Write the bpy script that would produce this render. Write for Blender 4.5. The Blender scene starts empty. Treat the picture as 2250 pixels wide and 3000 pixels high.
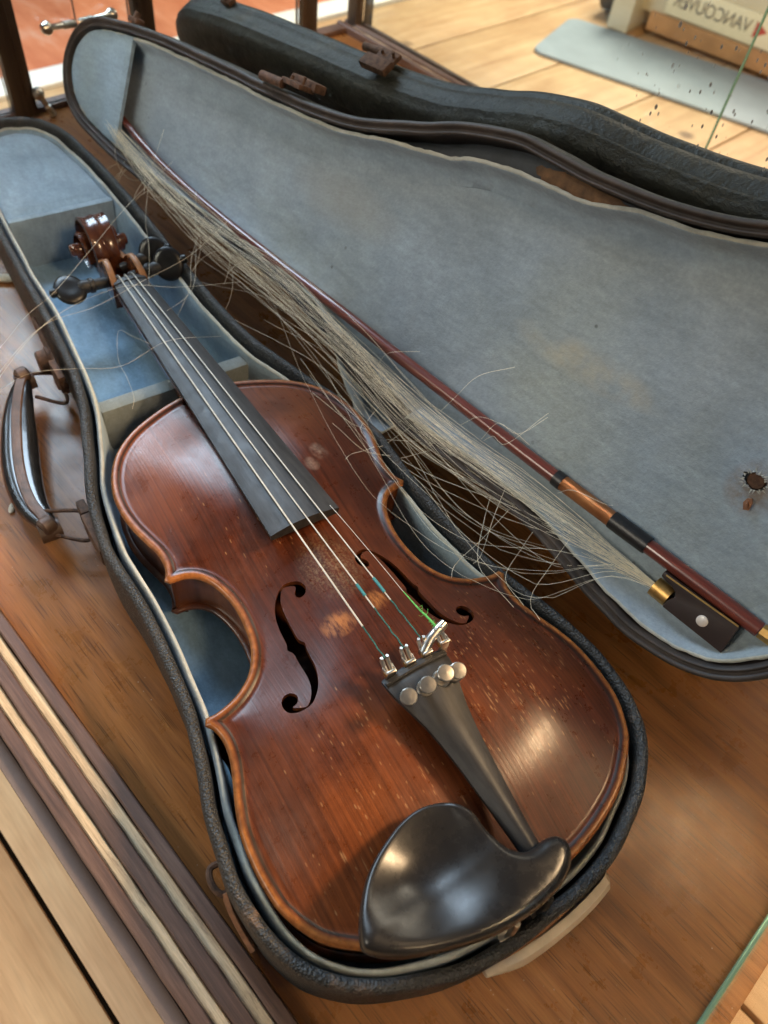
import bpy, bmesh, math, random
import numpy as np
from mathutils import Matrix, Vector, noise
from mathutils.geometry import delaunay_2d_cdt

random.seed(7); rng = np.random.default_rng(7)
sc = bpy.context.scene
col = sc.collection

# ------------------------------------------------------------------ camera
CAM = (-0.018101, -0.126077, 0.422616)
right = Vector((0.679296, 0.726253, 0.105417))
down = Vector((0.623691, -0.495628, -0.604453))
fwd = right.cross(down).normalized(); down = fwd.cross(right).normalized()
cd = bpy.data.cameras.new('camera'); cam = bpy.data.objects.new('camera', cd); col.objects.link(cam)
m = Matrix.Identity(4)
for i in range(3):
    m[i][0] = right[i]; m[i][1] = -down[i]; m[i][2] = -fwd[i]; m[i][3] = CAM[i]
cam.matrix_world = m
cd.sensor_fit = 'VERTICAL'; cd.sensor_height = 36.0; cd.sensor_width = 27.0; cd.lens = 27.0
cd.clip_start = 0.01; cd.clip_end = 100
cd.dof.use_dof = True; cd.dof.focus_distance = 0.40; cd.dof.aperture_fstop = 10.0
sc.camera = cam

# ------------------------------------------------------------------ light
w = bpy.data.worlds.new('World'); sc.world = w; w.use_nodes = True
bg = w.node_tree.nodes['Background']; bg.inputs[0].default_value = (0.85, 0.92, 1.0, 1); bg.inputs[1].default_value = 0.075

def area(name, loc, target, sx, sy, power, color):
    l = bpy.data.lights.new(name, 'AREA'); l.shape = 'RECTANGLE'; l.size = sx; l.size_y = sy
    l.energy = power; l.color = color
    o = bpy.data.objects.new(name, l); col.objects.link(o); o.location = loc
    o.rotation_euler = (Vector(target) - Vector(loc)).to_track_quat('-Z', 'Y').to_euler()
    return o
area('window_light', (-1.50, 0.42, 1.02), (-0.50, 0.05, 0.0), 0.75, 0.75, 29.0, (0.64, 0.82, 1.0))
area('room_lamp', (0.50, 0.95, 1.35), (-0.05, 0.02, 0.05), 0.26, 0.26, 40, (1.0, 0.68, 0.38))
area('room_lamp_right', (0.95, 0.10, 1.30), (0.0, 0.05, 0.0), 0.24, 0.24, 11, (1.0, 0.68, 0.38))
fl_ = area('floor_fill_light', (-1.2, -2.2, 1.5), (-1.25, -0.9, -0.3), 1.2, 1.2, 23, (1.0, 0.90, 0.74))  # added fill to brighten the mirrored floor and outer ground, not an actual window
fl_.data.spread = math.radians(80)
sc.view_settings.view_transform = 'Standard'; sc.view_settings.look = 'None'
sc.view_settings.exposure = 0.2; sc.view_settings.gamma = 1.0
sc.view_settings.use_curve_mapping = False
sc.render.resolution_x = 768; sc.render.resolution_y = 1024
sc.render.engine = 'CYCLES'
sc.cycles.max_bounces = 10; sc.cycles.transparent_max_bounces = 12

# ------------------------------------------------------------------ material helpers
class NT:
    def __init__(s, name):
        s.m = bpy.data.materials.new(name); s.m.use_nodes = True
        s.t = s.m.node_tree; s.b = s.t.nodes['Principled BSDF']; s.out = s.t.nodes['Material Output']
        s.co = s.n('ShaderNodeTexCoord').outputs['Object']
    def n(s, typ, **kw):
        nd = s.t.nodes.new(typ)
        for k, v in kw.items(): setattr(nd, k, v)
        return nd
    def l(s, a, b): s.t.links.new(a, b)
    def set(s, **kw):
        for k, v in kw.items():
            k = k.replace('_', ' ')
            s.b.inputs[k].default_value = v
        return s
    def map(s, scale=(1, 1, 1), loc=(0, 0, 0), rot=(0, 0, 0), src=None):
        mp = s.n('ShaderNodeMapping'); mp.inputs['Scale'].default_value = scale
        mp.inputs['Location'].default_value = loc; mp.inputs['Rotation'].default_value = rot
        s.l(src or s.co, mp.inputs[0]); return mp.outputs[0]
    def noise(s, scale, detail=4, rough=.55, vec=None, dist=0):
        nd = s.n('ShaderNodeTexNoise'); nd.inputs['Scale'].default_value = scale
        nd.inputs['Detail'].default_value = detail; nd.inputs['Roughness'].default_value = rough
        nd.inputs['Distortion'].default_value = dist
        s.l(vec or s.co, nd.inputs['Vector']); return nd.outputs['Fac']
    def voro(s, scale, vec=None, feat='F1', rnd=1):
        nd = s.n('ShaderNodeTexVoronoi'); nd.feature = feat; nd.inputs['Scale'].default_value = scale
        nd.inputs['Randomness'].default_value = rnd
        s.l(vec or s.co, nd.inputs['Vector']); return nd.outputs['Distance']
    def ramp(s, fac, stops, interp='LINEAR'):
        r = s.n('ShaderNodeValToRGB'); r.color_ramp.interpolation = interp; e = r.color_ramp.elements
        while len(e) < len(stops): e.new(0.5)
        for i, (p, c) in enumerate(stops):
            e[i].position = p
            e[i].color = (c, c, c, 1) if isinstance(c, (int, float)) else (*c, 1)
        s.l(fac, r.inputs[0]); return r.outputs[0]
    def mix(s, a, b, fac, mode='MIX'):
        x = s.n('ShaderNodeMix'); x.data_type = 'RGBA'; x.blend_type = mode
        for v, i in ((a, 6), (b, 7)):
            if isinstance(v, tuple): x.inputs[i].default_value = (*v, 1)
            else: s.l(v, x.inputs[i])
        if isinstance(fac, (int, float)): x.inputs[0].default_value = fac
        else: s.l(fac, x.inputs[0])
        return x.outputs[2]
    def math(s, op, a, b=None, clamp=False):
        x = s.n('ShaderNodeMath'); x.operation = op; x.use_clamp = clamp
        for v, i in ((a, 0), (b, 1)):
            if v is None: continue
            if isinstance(v, (int, float)): x.inputs[i].default_value = v
            else: s.l(v, x.inputs[i])
        return x.outputs[0]
    def attr(s, name):
        a = s.n('ShaderNodeAttribute'); a.attribute_name = name; return a.outputs['Fac']
    def sep(s, vec=None):
        x = s.n('ShaderNodeSeparateXYZ'); s.l(vec or s.co, x.inputs[0]); return x.outputs
    def color(s, c): s.l(c, s.b.inputs['Base Color']); return s
    def rough(s, r): s.l(r, s.b.inputs['Roughness']); return s
    def bump(s, h, strength=.3, dist=.001, prev=None):
        b = s.n('ShaderNodeBump'); b.inputs['Strength'].default_value = strength; b.inputs['Distance'].default_value = dist
        s.l(h, b.inputs['Height'])
        if prev is not None: s.l(prev, b.inputs['Normal'])
        s.l(b.outputs[0], s.b.inputs['Normal']); return b.outputs[0]
    def blob(s, cx, cy, rx, ry, pw=1.0, sepo=None):
        """soft elliptical mask around a place on the thing (object x,y in metres)"""
        o = sepo or s.sep()
        a = s.math('POWER', s.math('ABSOLUTE', s.math('DIVIDE', s.math('SUBTRACT', o[0], cx), rx)), 2.0)
        b = s.math('POWER', s.math('ABSOLUTE', s.math('DIVIDE', s.math('SUBTRACT', o[1], cy), ry)), 2.0)
        return s.math('SUBTRACT', 1.0, s.math('ADD', a, b), clamp=True)
M = {}
def simple(name, colr, rough=.5, metal=0, var=.25, nscale=60, bumps=None, coat=0, sheen=0, spec=.5):
    t = NT(name); t.set(Roughness=rough, Metallic=metal)
    c2 = tuple(max(0, v * (1 - var)) for v in colr); c3 = tuple(v * (1 + var * .8) for v in colr)
    f = t.noise(nscale, 5, .6)
    t.color(t.ramp(f, [(.3, c2), (.7, c3)]))
    t.b.inputs['Coat Weight'].default_value = coat; t.b.inputs['Sheen Weight'].default_value = sheen
    t.b.inputs['Specular IOR Level'].default_value = spec
    if bumps: t.bump(t.noise(bumps[0], 4, .6), bumps[1], bumps[2])
    M[name] = t.m; return t

# felt
def felt(name, base, dark, sheen=.15):
    t = NT(name); t.set(Roughness=.95)
    n1 = t.noise(28, 6, .65); n2 = t.noise(420, 4, .7); n3 = t.noise(8, 3, .5)
    a = t.ramp(n1, [(.28, dark), (.62, base), (.85, tuple(v * 1.12 for v in base))])
    yel = tuple((base[0] * 1.06, base[1] * .98, base[2] * .78))
    a = t.mix(a, yel, t.ramp(n3, [(.5, 0.0), (.75, .7)]))
    a = t.mix(a, t.ramp(n2, [(.3, .74), (.7, 1.18)]), .5, 'MULTIPLY')
    nap = t.noise(1, 4, .6, t.map((70, 260, 70), rot=(0, 0, .6)))
    a = t.mix(a, t.ramp(nap, [(.3, .80), (.7, 1.12)]), .55, 'MULTIPLY')
    big = t.noise(11, 5, .62, t.map((1, 1.6, 1), loc=(4, 2, 1)))
    a = t.mix(a, t.ramp(big, [(.3, .80), (.65, 1.08)]), .7, 'MULTIPLY')
    t.color(a)
    t.b.inputs['Sheen Weight'].default_value = sheen; t.b.inputs['Sheen Roughness'].default_value = .6
    t.b.inputs['Specular IOR Level'].default_value = .1
    h = t.bump(t.noise(800, 3, .7), .40, .0007)
    t.bump(t.noise(95, 4, .6), .45, .0016, h)
    M[name] = t.m; return t
felt('felt_blue', (.28, .39, .50), (.205, .295, .38))
felt('felt_edge', (.44, .46, .43), (.29, .305, .285), .3)
felt('felt_bar', (.21, .255, .28), (.14, .175, .195), .2)
felt('felt_floor', (.29, .46, .63), (.185, .305, .43))
t = felt('felt_lid', (.275, .345, .415), (.225, .287, .345))
# yellow stain and pale rub on the lid lining
o = t.sep(); bc = t.b.inputs['Base Color'].links[0].from_socket
st = t.math('MULTIPLY', t.blob(.178, .0, .055, .012, sepo=o), t.ramp(t.noise(60, 4), [(.35, 0.0), (.65, 1.0)]))
bc = t.mix(bc, (.42, .38, .27), t.math('MULTIPLY', st, .55, clamp=True))
st2 = t.math('MULTIPLY', t.blob(.39, .01, .06, .02, sepo=o), .35)
bc = t.mix(bc, (.30, .29, .24), st2)
rs = t.math('MULTIPLY', t.blob(.067, -.010, .015, .017, sepo=o), t.ramp(t.noise(150, 4, .7), [(.35, .2), (.6, 1.0)]))
bc = t.mix(bc, (.20, .13, .07), t.math('MULTIPLY', rs, .8))
lint = t.math('MULTIPLY', t.ramp(t.voro(42), [(.035, 1.0), (.06, 0.0)]), t.ramp(t.noise(9, 2), [(.5, 0.0), (.6, 1.0)]))
bc = t.mix(bc, (.05, .05, .05), t.math('MULTIPLY', lint, .6))
t.color(bc)

# black pebbled leathercloth of the case
t = NT('leathercloth'); t.set(Roughness=.42)
v = t.voro(820); n = t.noise(450, 4, .7)
wear = t.ramp(t.noise(90, 6, .7), [(.55, 0.0), (.75, 1.0)])
c = t.ramp(t.noise(25, 5), [(.3, (.010, .011, .012)), (.7, (.028, .028, .028))])
c = t.mix(c, (.10, .095, .085), t.math('MULTIPLY', wear, t.ramp(v, [(.0, .7), (.5, 0.0)])))
pt = t.math('MULTIPLY', t.ramp(t.noise(14, 6, .75), [(.60, 0.0), (.68, 1.0)]), t.ramp(t.noise(240, 4, .7), [(.35, .2), (.6, 1.0)]))
c = t.mix(c, (.17, .105, .065), t.math('MULTIPLY', pt, .8))
t.color(c); t.rough(t.ramp(n, [(.3, .34), (.7, .66)]))
h = t.bump(v, .75, .0010); h = t.bump(n, .5, .0011, h); t.bump(t.noise(60, 5, .65), .5, .003, h)
M['leathercloth'] = t.m
t = NT('leathercloth_green'); t.set(Roughness=.55)
v = t.noise(420, 5, .7)
c = t.ramp(t.noise(20, 6, .65), [(.3, (.009, .011, .010)), (.58, (.026, .030, .026)), (.82, (.075, .066, .046))])
cr = t.ramp(t.noise(1, 6, .8, t.map((30, 260, 260)), 1.5), [(.58, 0.0), (.68, 1.0)])
c = t.mix(c, (.12, .10, .07), t.math('MULTIPLY', cr, .55))
t.color(c); h = t.bump(v, .4, .0008); t.bump(t.noise(45, 5, .7), .8, .004, h)
M['leathercloth_green'] = t.m
t = NT('worn_rim'); t.set(Roughness=.6)
c = t.ramp(t.noise(40, 6, .7), [(.3, (.014, .011, .010)), (.6, (.045, .033, .028)), (.85, (.10, .075, .055))])
t.color(c); t.bump(t.noise(500, 4, .7), .4, .0006); M['worn_rim'] = t.m
simple('shell_dark', (.022, .020, .018), .8, var=.5)
simple('bare_wood', (.17, .085, .035), .7, var=.6, nscale=130)
simple('torn_backing', (.05, .058, .068), .7, var=.5, nscale=40)
simple('rust', (.10, .052, .032), .75, .25, var=.6, nscale=260, bumps=(900, .6, .0006))
simple('rust_bright', (.22, .10, .05), .7, .2, var=.5, nscale=200, bumps=(900, .5, .0005))
simple('handle_leather', (.016, .015, .015), .22, var=.5, nscale=120, bumps=(300, .15, .0006), coat=.3)
simple('strap_leather', (.085, .050, .036), .55, var=.45, nscale=120, bumps=(500, .4, .0006))
simple('cream', (.55, .45, .33), .35, var=.18, nscale=70, coat=.3)

# violin varnish
def varnish(name, top=True):
    t = NT(name); o = t.sep()
    d = t.attr('edge_mm')
    grain = t.noise(1.0, 3, .55, t.map((7, 760, 7)))
    grain2 = t.noise(1.0, 4, .6, t.map((22, 210, 22)))
    mott = t.noise(16, 5, .6)
    c = t.ramp(mott, [(.30, (.036, .0088, .0042)), (.52, (.070, .0165, .0062)), (.75, (.128, .033, .0095))])
    # lighter orange towards lower left and shoulders, darker in the middle: uneven old varnish
    lt = t.math('MAXIMUM', t.blob(.055, .055, .075, .060, sepo=o), t.blob(.30, .055, .060, .045, sepo=o))
    lt = t.math('MAXIMUM', lt, t.blob(.315, -.03, .05, .04, sepo=o))
    lt = t.math('MULTIPLY', lt, t.ramp(t.noise(30, 4), [(.25, .2), (.7, 1.0)]))
    c = t.mix(c, (.26, .070, .014), t.math('MULTIPLY', lt, .62))
    c = t.mix(c, t.ramp(grain, [(.30, .42), (.62, 1.18)]), .75, 'MULTIPLY')
    seam = t.ramp(t.math('ABSOLUTE', o[1]), [(.0001, .55), (.0006, 1.0)])
    c = t.mix(c, seam, .6, 'MULTIPLY')
    c = t.mix(c, t.ramp(grain2, [(.3, .72), (.7, 1.18)]), .6, 'MULTIPLY')
    # worn edge bead, purfling lines
    wear = t.math('MULTIPLY', t.ramp(d, [(.20, 1.0), (.34, 0.0)]), t.ramp(t.noise(70, 4, .7), [(.3, .5), (.6, 1.0)]))
    tiger = t.ramp(t.noise(1.0, 2, .5, t.map((260, 260, 30))), [(.30, (.17, .055, .013)), (.70, (.33, .122, .031))])
    c = t.mix(c, tiger, wear)
    pf = t.ramp(d, [(.355, 0.0), (.385, 1.0), (.475, 1.0), (.51, 0.0)])
    c = t.mix(c, (.016, .008, .005), t.math('MULTIPLY', pf, .9))
    if top:
        # bridge-foot wear
        ws = t.math('MAXIMUM', t.blob(.152, .0125, .0085, .0105, sepo=o), t.blob(.155, -.0132, .007, .0075, sepo=o))
        ws = t.math('MULTIPLY', t.math('POWER', ws, .8), t.ramp(t.noise(1, 5, .7, t.map((95, 300, 95))), [(.42, 0.0), (.60, 1.0)]))
        c = t.mix(c, (.34, .14, .045), t.math('MULTIPLY', ws, .8))
        # nicks and scratches along the grain, thicker on the treble lower bout
        zone = t.math('MAXIMUM', t.blob(.085, -.055, .07, .06, sepo=o), t.math('MULTIPLY', t.blob(.06, .03, .10, .08, sepo=o), .62))
        zone = t.math('MAXIMUM', zone, t.math('MULTIPLY', t.blob(.24, .03, .09, .06, sepo=o), .40))
        for rot, scl, th, keep in ((.10, (70, 420, 70), .11, .93), (-.30, (120, 700, 120), .14, .90), (1.0, (80, 620, 80), .08, .94), (-.04, (34, 600, 34), .10, .95), (.22, (240, 800, 240), .22, .88), (2.2, (60, 800, 60), .06, .95)):
            vn = t.n('ShaderNodeTexVoronoi'); vn.inputs['Scale'].default_value = 1.0; t.l(t.map(scl, rot=(0, 0, rot)), vn.inputs['Vector'])
            sx = t.n('ShaderNodeSeparateColor'); t.l(vn.outputs['Color'], sx.inputs[0])
            pick = t.ramp(t.math('ADD', sx.outputs[0], t.math('MULTIPLY', t.math('SUBTRACT', zone, .55), .35)), [(keep, 0.0), (keep + .02, 1.0)])
            soft = t.ramp(t.noise(240, 4, .75), [(.34, .25), (.6, 1.0)])
            k = t.math('MULTIPLY', t.math('MULTIPLY', t.ramp(vn.outputs['Distance'], [(th, 1.0), (th + .12, 0.0)]), pick), soft)
            c = t.mix(c, (.36, .19, .085), t.math('MULTIPLY', k, .6))
        # rosin dust between fingerboard and bridge, pale bloom at treble shoulder
        ros = t.math('MULTIPLY', t.blob(.185, -.002, .024, .020, sepo=o), t.ramp(t.noise(700, 4, .8), [(.45, 0.0), (.72, 1.0)]))
        c = t.mix(c, (.30, .25, .16), t.math('MULTIPLY', ros, .55))
        bl = t.math('MAXIMUM', t.blob(.262, -.037, .008, .006, sepo=o), t.blob(.254, -.028, .006, .005, sepo=o))
        bl = t.math('MULTIPLY', bl, t.ramp(t.noise(140, 5, .7), [(.35, 0.0), (.7, 1.0)]))
        c = t.mix(c, (.40, .31, .25), t.math('MULTIPLY', bl, .6))
    t.color(c)
    t.rough(t.ramp(t.noise(120, 5, .7), [(.3, .24), (.7, .40)]))
    t.b.inputs['Coat Weight'].default_value = .12; t.b.inputs['Coat Roughness'].default_value = .25
    t.b.inputs['Specular IOR Level'].default_value = .33
    h = t.bump(grain, .22, .0004); t.bump(t.noise(380, 3, .6), .08, .0004, h)
    M[name] = t.m
varnish('varnish_top')
t = NT('varnish_rib'); t.set(Roughness=.28)
fl = t.noise(1.0, 3, .5, t.map((160, 160, 14)))
t.color(t.ramp(fl, [(.3, (.050, .012, .005)), (.7, (.145, .042, .012))])); t.b.inputs['Coat Weight'].default_value = .4
M['varnish_rib'] = t.m
t = NT('varnish_neck'); t.set(Roughness=.25)
t.color(t.ramp(t.noise(1.0, 4, .6, t.map((30, 160, 160))), [(.3, (.042, .011, .0048)), (.7, (.115, .034, .011))])); t.b.inputs['Coat Weight'].default_value = .5
M['varnish_neck'] = t.m
simple('bare_maple', (.27, .125, .048), .5, var=.3, nscale=80)
t = NT('ebony'); t.set(Roughness=.38)
t.color(t.ramp(t.noise(1.0, 4, .6, t.map((20, 350, 350))), [(.3, (.012, .012, .013)), (.7, (.030, .030, .031))]))
t.rough(t.ramp(t.noise(90, 5, .7), [(.3, .40), (.7, .58)])); t.b.inputs['Specular IOR Level'].default_value = .35; t.bump(t.noise(1, 3, .6, t.map((60, 900, 900))), .16, .0003)
M['ebony'] = t.m
t = NT('ebony_chin'); t.set(Roughness=.27)
t.color(t.ramp(t.noise(50, 4, .6), [(.3, (.011, .010, .010)), (.7, (.020, .018, .016))]))
t.b.inputs['Specular IOR Level'].default_value = .36; t.rough(t.ramp(t.noise(45, 6, .75), [(.3, .20), (.75, .42)])); t.bump(t.noise(300, 5, .7), .07, .0003)
M['ebony_chin'] = t.m
simple('peg_black', (.007, .007, .008), .34, var=.3, nscale=90, spec=.35)
simple('nickel', (.62, .58, .52), .28, 1.0, var=.2, nscale=200)
simple('brass', (.60, .36, .12), .38, .9, var=.3, nscale=180)
simple('brass_dull', (.42, .28, .10), .5, .8, var=.35, nscale=180)
simple('string_metal', (.62, .58, .50), .42, .55, var=.15, nscale=300)
simple('thread_green', (.015, .095, .085), .85, var=.6, nscale=900)
simple('thread_bright', (.10, .42, .10), .9, var=.4, nscale=600)
simple('sleeve_teal', (.03, .19, .22), .5, var=.2)
t = NT('bow_stick'); t.set(Roughness=.3)
t.color(t.ramp(t.noise(1, 4, .6, t.map((14, 400, 400))), [(.3, (.075, .014, .010)), (.7, (.165, .038, .026))])); t.b.inputs['Coat Weight'].default_value = .5
M['bow_stick'] = t.m
simple('frog_ebony', (.028, .016, .014), .5, var=.3)
simple('pearl', (.66, .60, .54), .3, var=.12, nscale=300, coat=.4)
simple('grip_black', (.010, .010, .011), .38, var=.5, nscale=200, bumps=(400, .3, .0005))
t = NT('copper_wire'); t.set(Roughness=.36, Metallic=.85)
t.color(t.ramp(t.noise(60, 4), [(.3, (.36, .13, .05)), (.7, (.62, .27, .11))]))
wv = t.n('ShaderNodeTexWave'); wv.bands_direction = 'X'; wv.inputs['Scale'].default_value = 620; t.l(t.co, wv.inputs[0])
t.bump(wv.outputs['Fac'], .6, .0003); M['copper_wire'] = t.m
simple('horse_hair', (.90, .83, .66), .5, var=.25, nscale=40, spec=.4)

# display-case woods, glass, mirror
t = NT('board_wood')
g1 = t.noise(1.0, 7, .66, t.map((5, 120, 60), rot=(0, 0, .05)), .5); g3 = t.noise(5, 4, .6)
g2 = t.noise(1.0, 5, .7, t.map((30, 900, 60), rot=(0, 0, .05)))
c = t.ramp(g1, [(.28, (.150, .054, .0150)), (.5, (.245, .096, .0270)), (.74, (.335, .146, .046))])
vn = t.n('ShaderNodeTexVoronoi'); vn.inputs['Scale'].default_value = 1.0; t.l(t.map((36, 1100, 60), rot=(0, 0, .05)), vn.inputs['Vector'])
sx = t.n('ShaderNodeSeparateColor'); t.l(vn.outputs['Color'], sx.inputs[0])
pore = t.math('MULTIPLY', t.ramp(vn.outputs['Distance'], [(.22, 1.0), (.42, 0.0)]), t.ramp(sx.outputs[0], [(.50, 0.0), (.60, 1.0)]))
c = t.mix(c, (.030, .013, .006), t.math('MULTIPLY', pore, .55))
c = t.mix(c, t.ramp(g2, [(.32, .62), (.55, 1.06)]), .6, 'MULTIPLY')
c = t.mix(c, t.ramp(g3, [(.3, .88), (.7, 1.08)]), .6, 'MULTIPLY')
for rot, scl, th in ((.2, (14, 420, 20), .035), (1.3, (12, 330, 20), .03), (2.2, (16, 520, 20), .025)):
    vv = t.voro(1.0, t.map(scl, rot=(0, 0, rot)))
    k = t.math('MULTIPLY', t.ramp(vv, [(th * .6, 1.0), (th * 2, 0.0)]), t.ramp(t.noise(16, 3, .6, t.map((1, 1, 1), loc=(rot, 0, 0))), [(.52, 0.0), (.62, 1.0)]))
    c = t.mix(c, (.42, .27, .14), t.math('MULTIPLY', k, .6))
dust = t.ramp(t.voro(170), [(.05, 1.0), (.085, 0.0)])
dust = t.math('MULTIPLY', dust, t.ramp(t.noise(22, 3), [(.5, 0.0), (.65, 1.0)]))
c = t.mix(c, (.45, .40, .34), t.math('MULTIPLY', dust, .6))
t.color(c); t.rough(t.ramp(t.noise(45, 6, .7), [(.3, .22), (.7, .40)])); t.b.inputs['Specular IOR Level'].default_value = .36
h = t.bump(g2, .15, .0003); t.bump(pore, -.25, .0004, h); M['board_wood'] = t.m
def wood(name, a, b, cc, sc_=(8, 120, 120), rough=.55, bump=.25):
    t = NT(name); t.set(Roughness=rough)
    g = t.noise(1, 6, .65, t.map(sc_), .3); g2 = t.noise(1, 4, .7, t.map(tuple(v * 5 for v in sc_)))
    c = t.ramp(g, [(.3, a), (.5, b), (.72, cc)]); c = t.mix(c, t.ramp(g2, [(.3, .55), (.65, 1.12)]), .6, 'MULTIPLY')
    t.color(c); t.bump(g2, bump, .0006); M[name] = t.m; return t
wood('rail_brown', (.050, .026, .019), (.095, .050, .036), (.155, .090, .065), (14, 260, 120))
t = wood('rail_pale', (.34, .25, .16), (.52, .40, .26), (.66, .53, .37), (20, 300, 120), .8)
bc = t.b.inputs['Base Color'].links[0].from_socket
dk = t.ramp(t.noise(1, 6, .8, t.map((60, 420, 120))), [(.56, 0.0), (.66, 1.0)]); dk = t.math('MULTIPLY', dk, t.ramp(t.noise(9, 3), [(.35, .2), (.6, 1.0)]))
t.color(t.mix(bc, (.10, .065, .045), t.math('MULTIPLY', dk, .85)))
simple('plinth_grey', (.135, .105, .100), .5, var=.15)
wood('post_wood', (.020, .013, .009), (.040, .026, .018), (.075, .050, .034), (120, 120, 8), .4)
t = NT('glass'); t.set(Roughness=.0, IOR=1.45); t.b.inputs['Transmission Weight'].default_value = 1
t.b.inputs['Base Color'].default_value = (.93, .975, .955, 1); M['glass'] = t.m
t = NT('glass_edge'); t.set(Roughness=.15); t.b.inputs['Transmission Weight'].default_value = .5
t.b.inputs['Base Color'].default_value = (.26, .46, .34, 1); M['glass_edge'] = t.m
# old mirror: tarnished silvering with black spots near its middle
t = NT('mirror_silver'); t.set(Metallic=1.0, Roughness=.012); o = t.sep()
v1 = t.voro(150, t.map((1, 1, .62))); v2 = t.voro(260, t.map((1, 1, .55), loc=(3, 1, 2)))
mk = t.math('MULTIPLY', t.math('MULTIPLY', t.ramp(o[0], [(.0, 0.0), (1.0, 1.0)]), 0.0), 0.0)
a = t.math('ABSOLUTE', t.math('DIVIDE', t.math('ADD', o[0], .14), .10)); b = t.math('ABSOLUTE', t.math('DIVIDE', t.math('SUBTRACT', o[2], .285), .055))
mk = t.math('SUBTRACT', 1.0, t.math('POWER', t.math('MAXIMUM', a, b), 3.0), clamp=True)
nn = t.ramp(t.noise(45, 3, .6), [(.46, 0.0), (.56, .9)])
s1 = t.ramp(v1, [(.09, 1.0), (.16, 0.0)]); s2 = t.ramp(v2, [(.09, 1.0), (.20, 0.0)])
sp = t.math('MULTIPLY', t.math('MAXIMUM', s1, s2), t.math('MULTIPLY', nn, t.ramp(mk, [(.1, 0.0), (.8, 1.0)])))
t.color(t.mix((.88, .88, .84), (.015, .010, .010), sp))
t.l(t.math('SUBTRACT', 1.0, sp), t.b.inputs['Metallic'])
M['mirror_silver'] = t.m
# floors
def floorwood(name, a, b, cc, ax):
    t = NT(name); t.set(Roughness=.5)
    s1 = (3, 42, 20) if ax == 'X' else (42, 3, 20); s2 = tuple(v * 9 for v in s1)
    oi = t.n('ShaderNodeObjectInfo').outputs['Random']
    ad = t.n('ShaderNodeVectorMath'); ad.operation = 'ADD'; t.l(t.co, ad.inputs[0])
    cx = t.n('ShaderNodeCombineXYZ'); t.l(t.math('MULTIPLY', oi, 37.0), cx.inputs[0]); t.l(t.math('MULTIPLY', oi, 91.0), cx.inputs[1]); t.l(cx.outputs[0], ad.inputs[1])
    g = t.noise(1, 5, .6, t.map(s1, src=ad.outputs[0]), .6); g2 = t.noise(1, 3, .6, t.map(s2, src=ad.outputs[0])); bl = t.noise(6, 4, .6, ad.outputs[0])
    c = t.ramp(g, [(.3, a), (.5, b), (.72, cc)]); c = t.mix(c, t.ramp(g2, [(.3, .78), (.65, 1.08)]), .5, 'MULTIPLY')
    c = t.mix(c, t.ramp(bl, [(.25, (.72, .50, .34)), (.65, (1.1, 1.05, .95))]), .65, 'MULTIPLY')
    kn = t.ramp(t.voro(3.2, ad.outputs[0]), [(.03, 1.0), (.07, 0.0)])
    c = t.mix(c, (.10, .045, .02), t.math('MULTIPLY', kn, .8))
    t.color(c); t.bump(g2, .15, .0006); M[name] = t.m
floorwood('pine_x', (.62, .44, .29), (.73, .57, .40), (.82, .68, .51), 'X')
floorwood('pine_y', (.44, .28, .15), (.56, .39, .22), (.66, .49, .31), 'Y')
t = NT('red_floor'); t.set(Roughness=.7)
c = t.ramp(t.noise(6, 6, .7, t.map((1, 3, 1))), [(.3, (.46, .13, .055)), (.55, (.60, .21, .10)), (.8, (.70, .42, .30))])
t.color(c); M['red_floor'] = t.m
simple('white_sill', (.80, .78, .72), .6, var=.08)
simple('mat_blue', (.29, .355, .40), .6, var=.12, nscale=9)
simple('machine_cream', (.58, .52, .38), .5, var=.12, nscale=6)
simple('machine_dark', (.045, .042, .04), .5, var=.3)
simple('machine_panel', (.74, .68, .48), .5, var=.08, nscale=5)
simple('machine_rust', (.42, .22, .09), .7, var=.35, nscale=12)
simple('ink_grey', (.16, .15, .13), .6, var=.1)
simple('ink_red', (.42, .06, .04), .6, var=.1)
simple('seed_pale', (.55, .50, .40), .6, var=.2, nscale=400)

# ------------------------------------------------------------------ geometry helpers
MM = .001
def mesh_obj(name, V, F, mat, parent=None, smooth=True, attrs=None, kind=None):
    me = bpy.data.meshes.new(name)
    me.from_pydata([tuple(map(float, v)) for v in V], [], [tuple(int(i) for i in f) for f in F])
    me.validate(); me.update()
    if smooth: me.polygons.foreach_set('use_smooth', [True] * len(me.polygons))
    if attrs:
        for k, a in attrs.items():
            at = me.attributes.new(k, 'FLOAT', 'POINT'); at.data.foreach_set('value', np.asarray(a, dtype=np.float32))
    o = bpy.data.objects.new(name, me); col.objects.link(o)
    if mat: me.materials.append(M[mat])
    if parent is not None: o.parent = parent
    if kind: o['kind'] = kind
    return o
def fixn(o):
    bm = bmesh.new(); bm.from_mesh(o.data); bmesh.ops.recalc_face_normals(bm, faces=bm.faces); bm.to_mesh(o.data); bm.free(); return o
def autosmooth(o, ang=40):
    me = o.data
    bm = bmesh.new(); bm.from_mesh(me)
    for e in bm.edges:
        if len(e.link_faces) == 2 and e.calc_face_angle(0) > math.radians(ang): e.smooth = False
    bm.to_mesh(me); bm.free(); return o
def empty(name, mat, label, cat, group=None):
    o = bpy.data.objects.new(name, None); col.objects.link(o); o.matrix_world = mat; o.empty_display_size = .02
    o['label'] = label; o['category'] = cat
    if group: o['group'] = group
    return o
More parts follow.
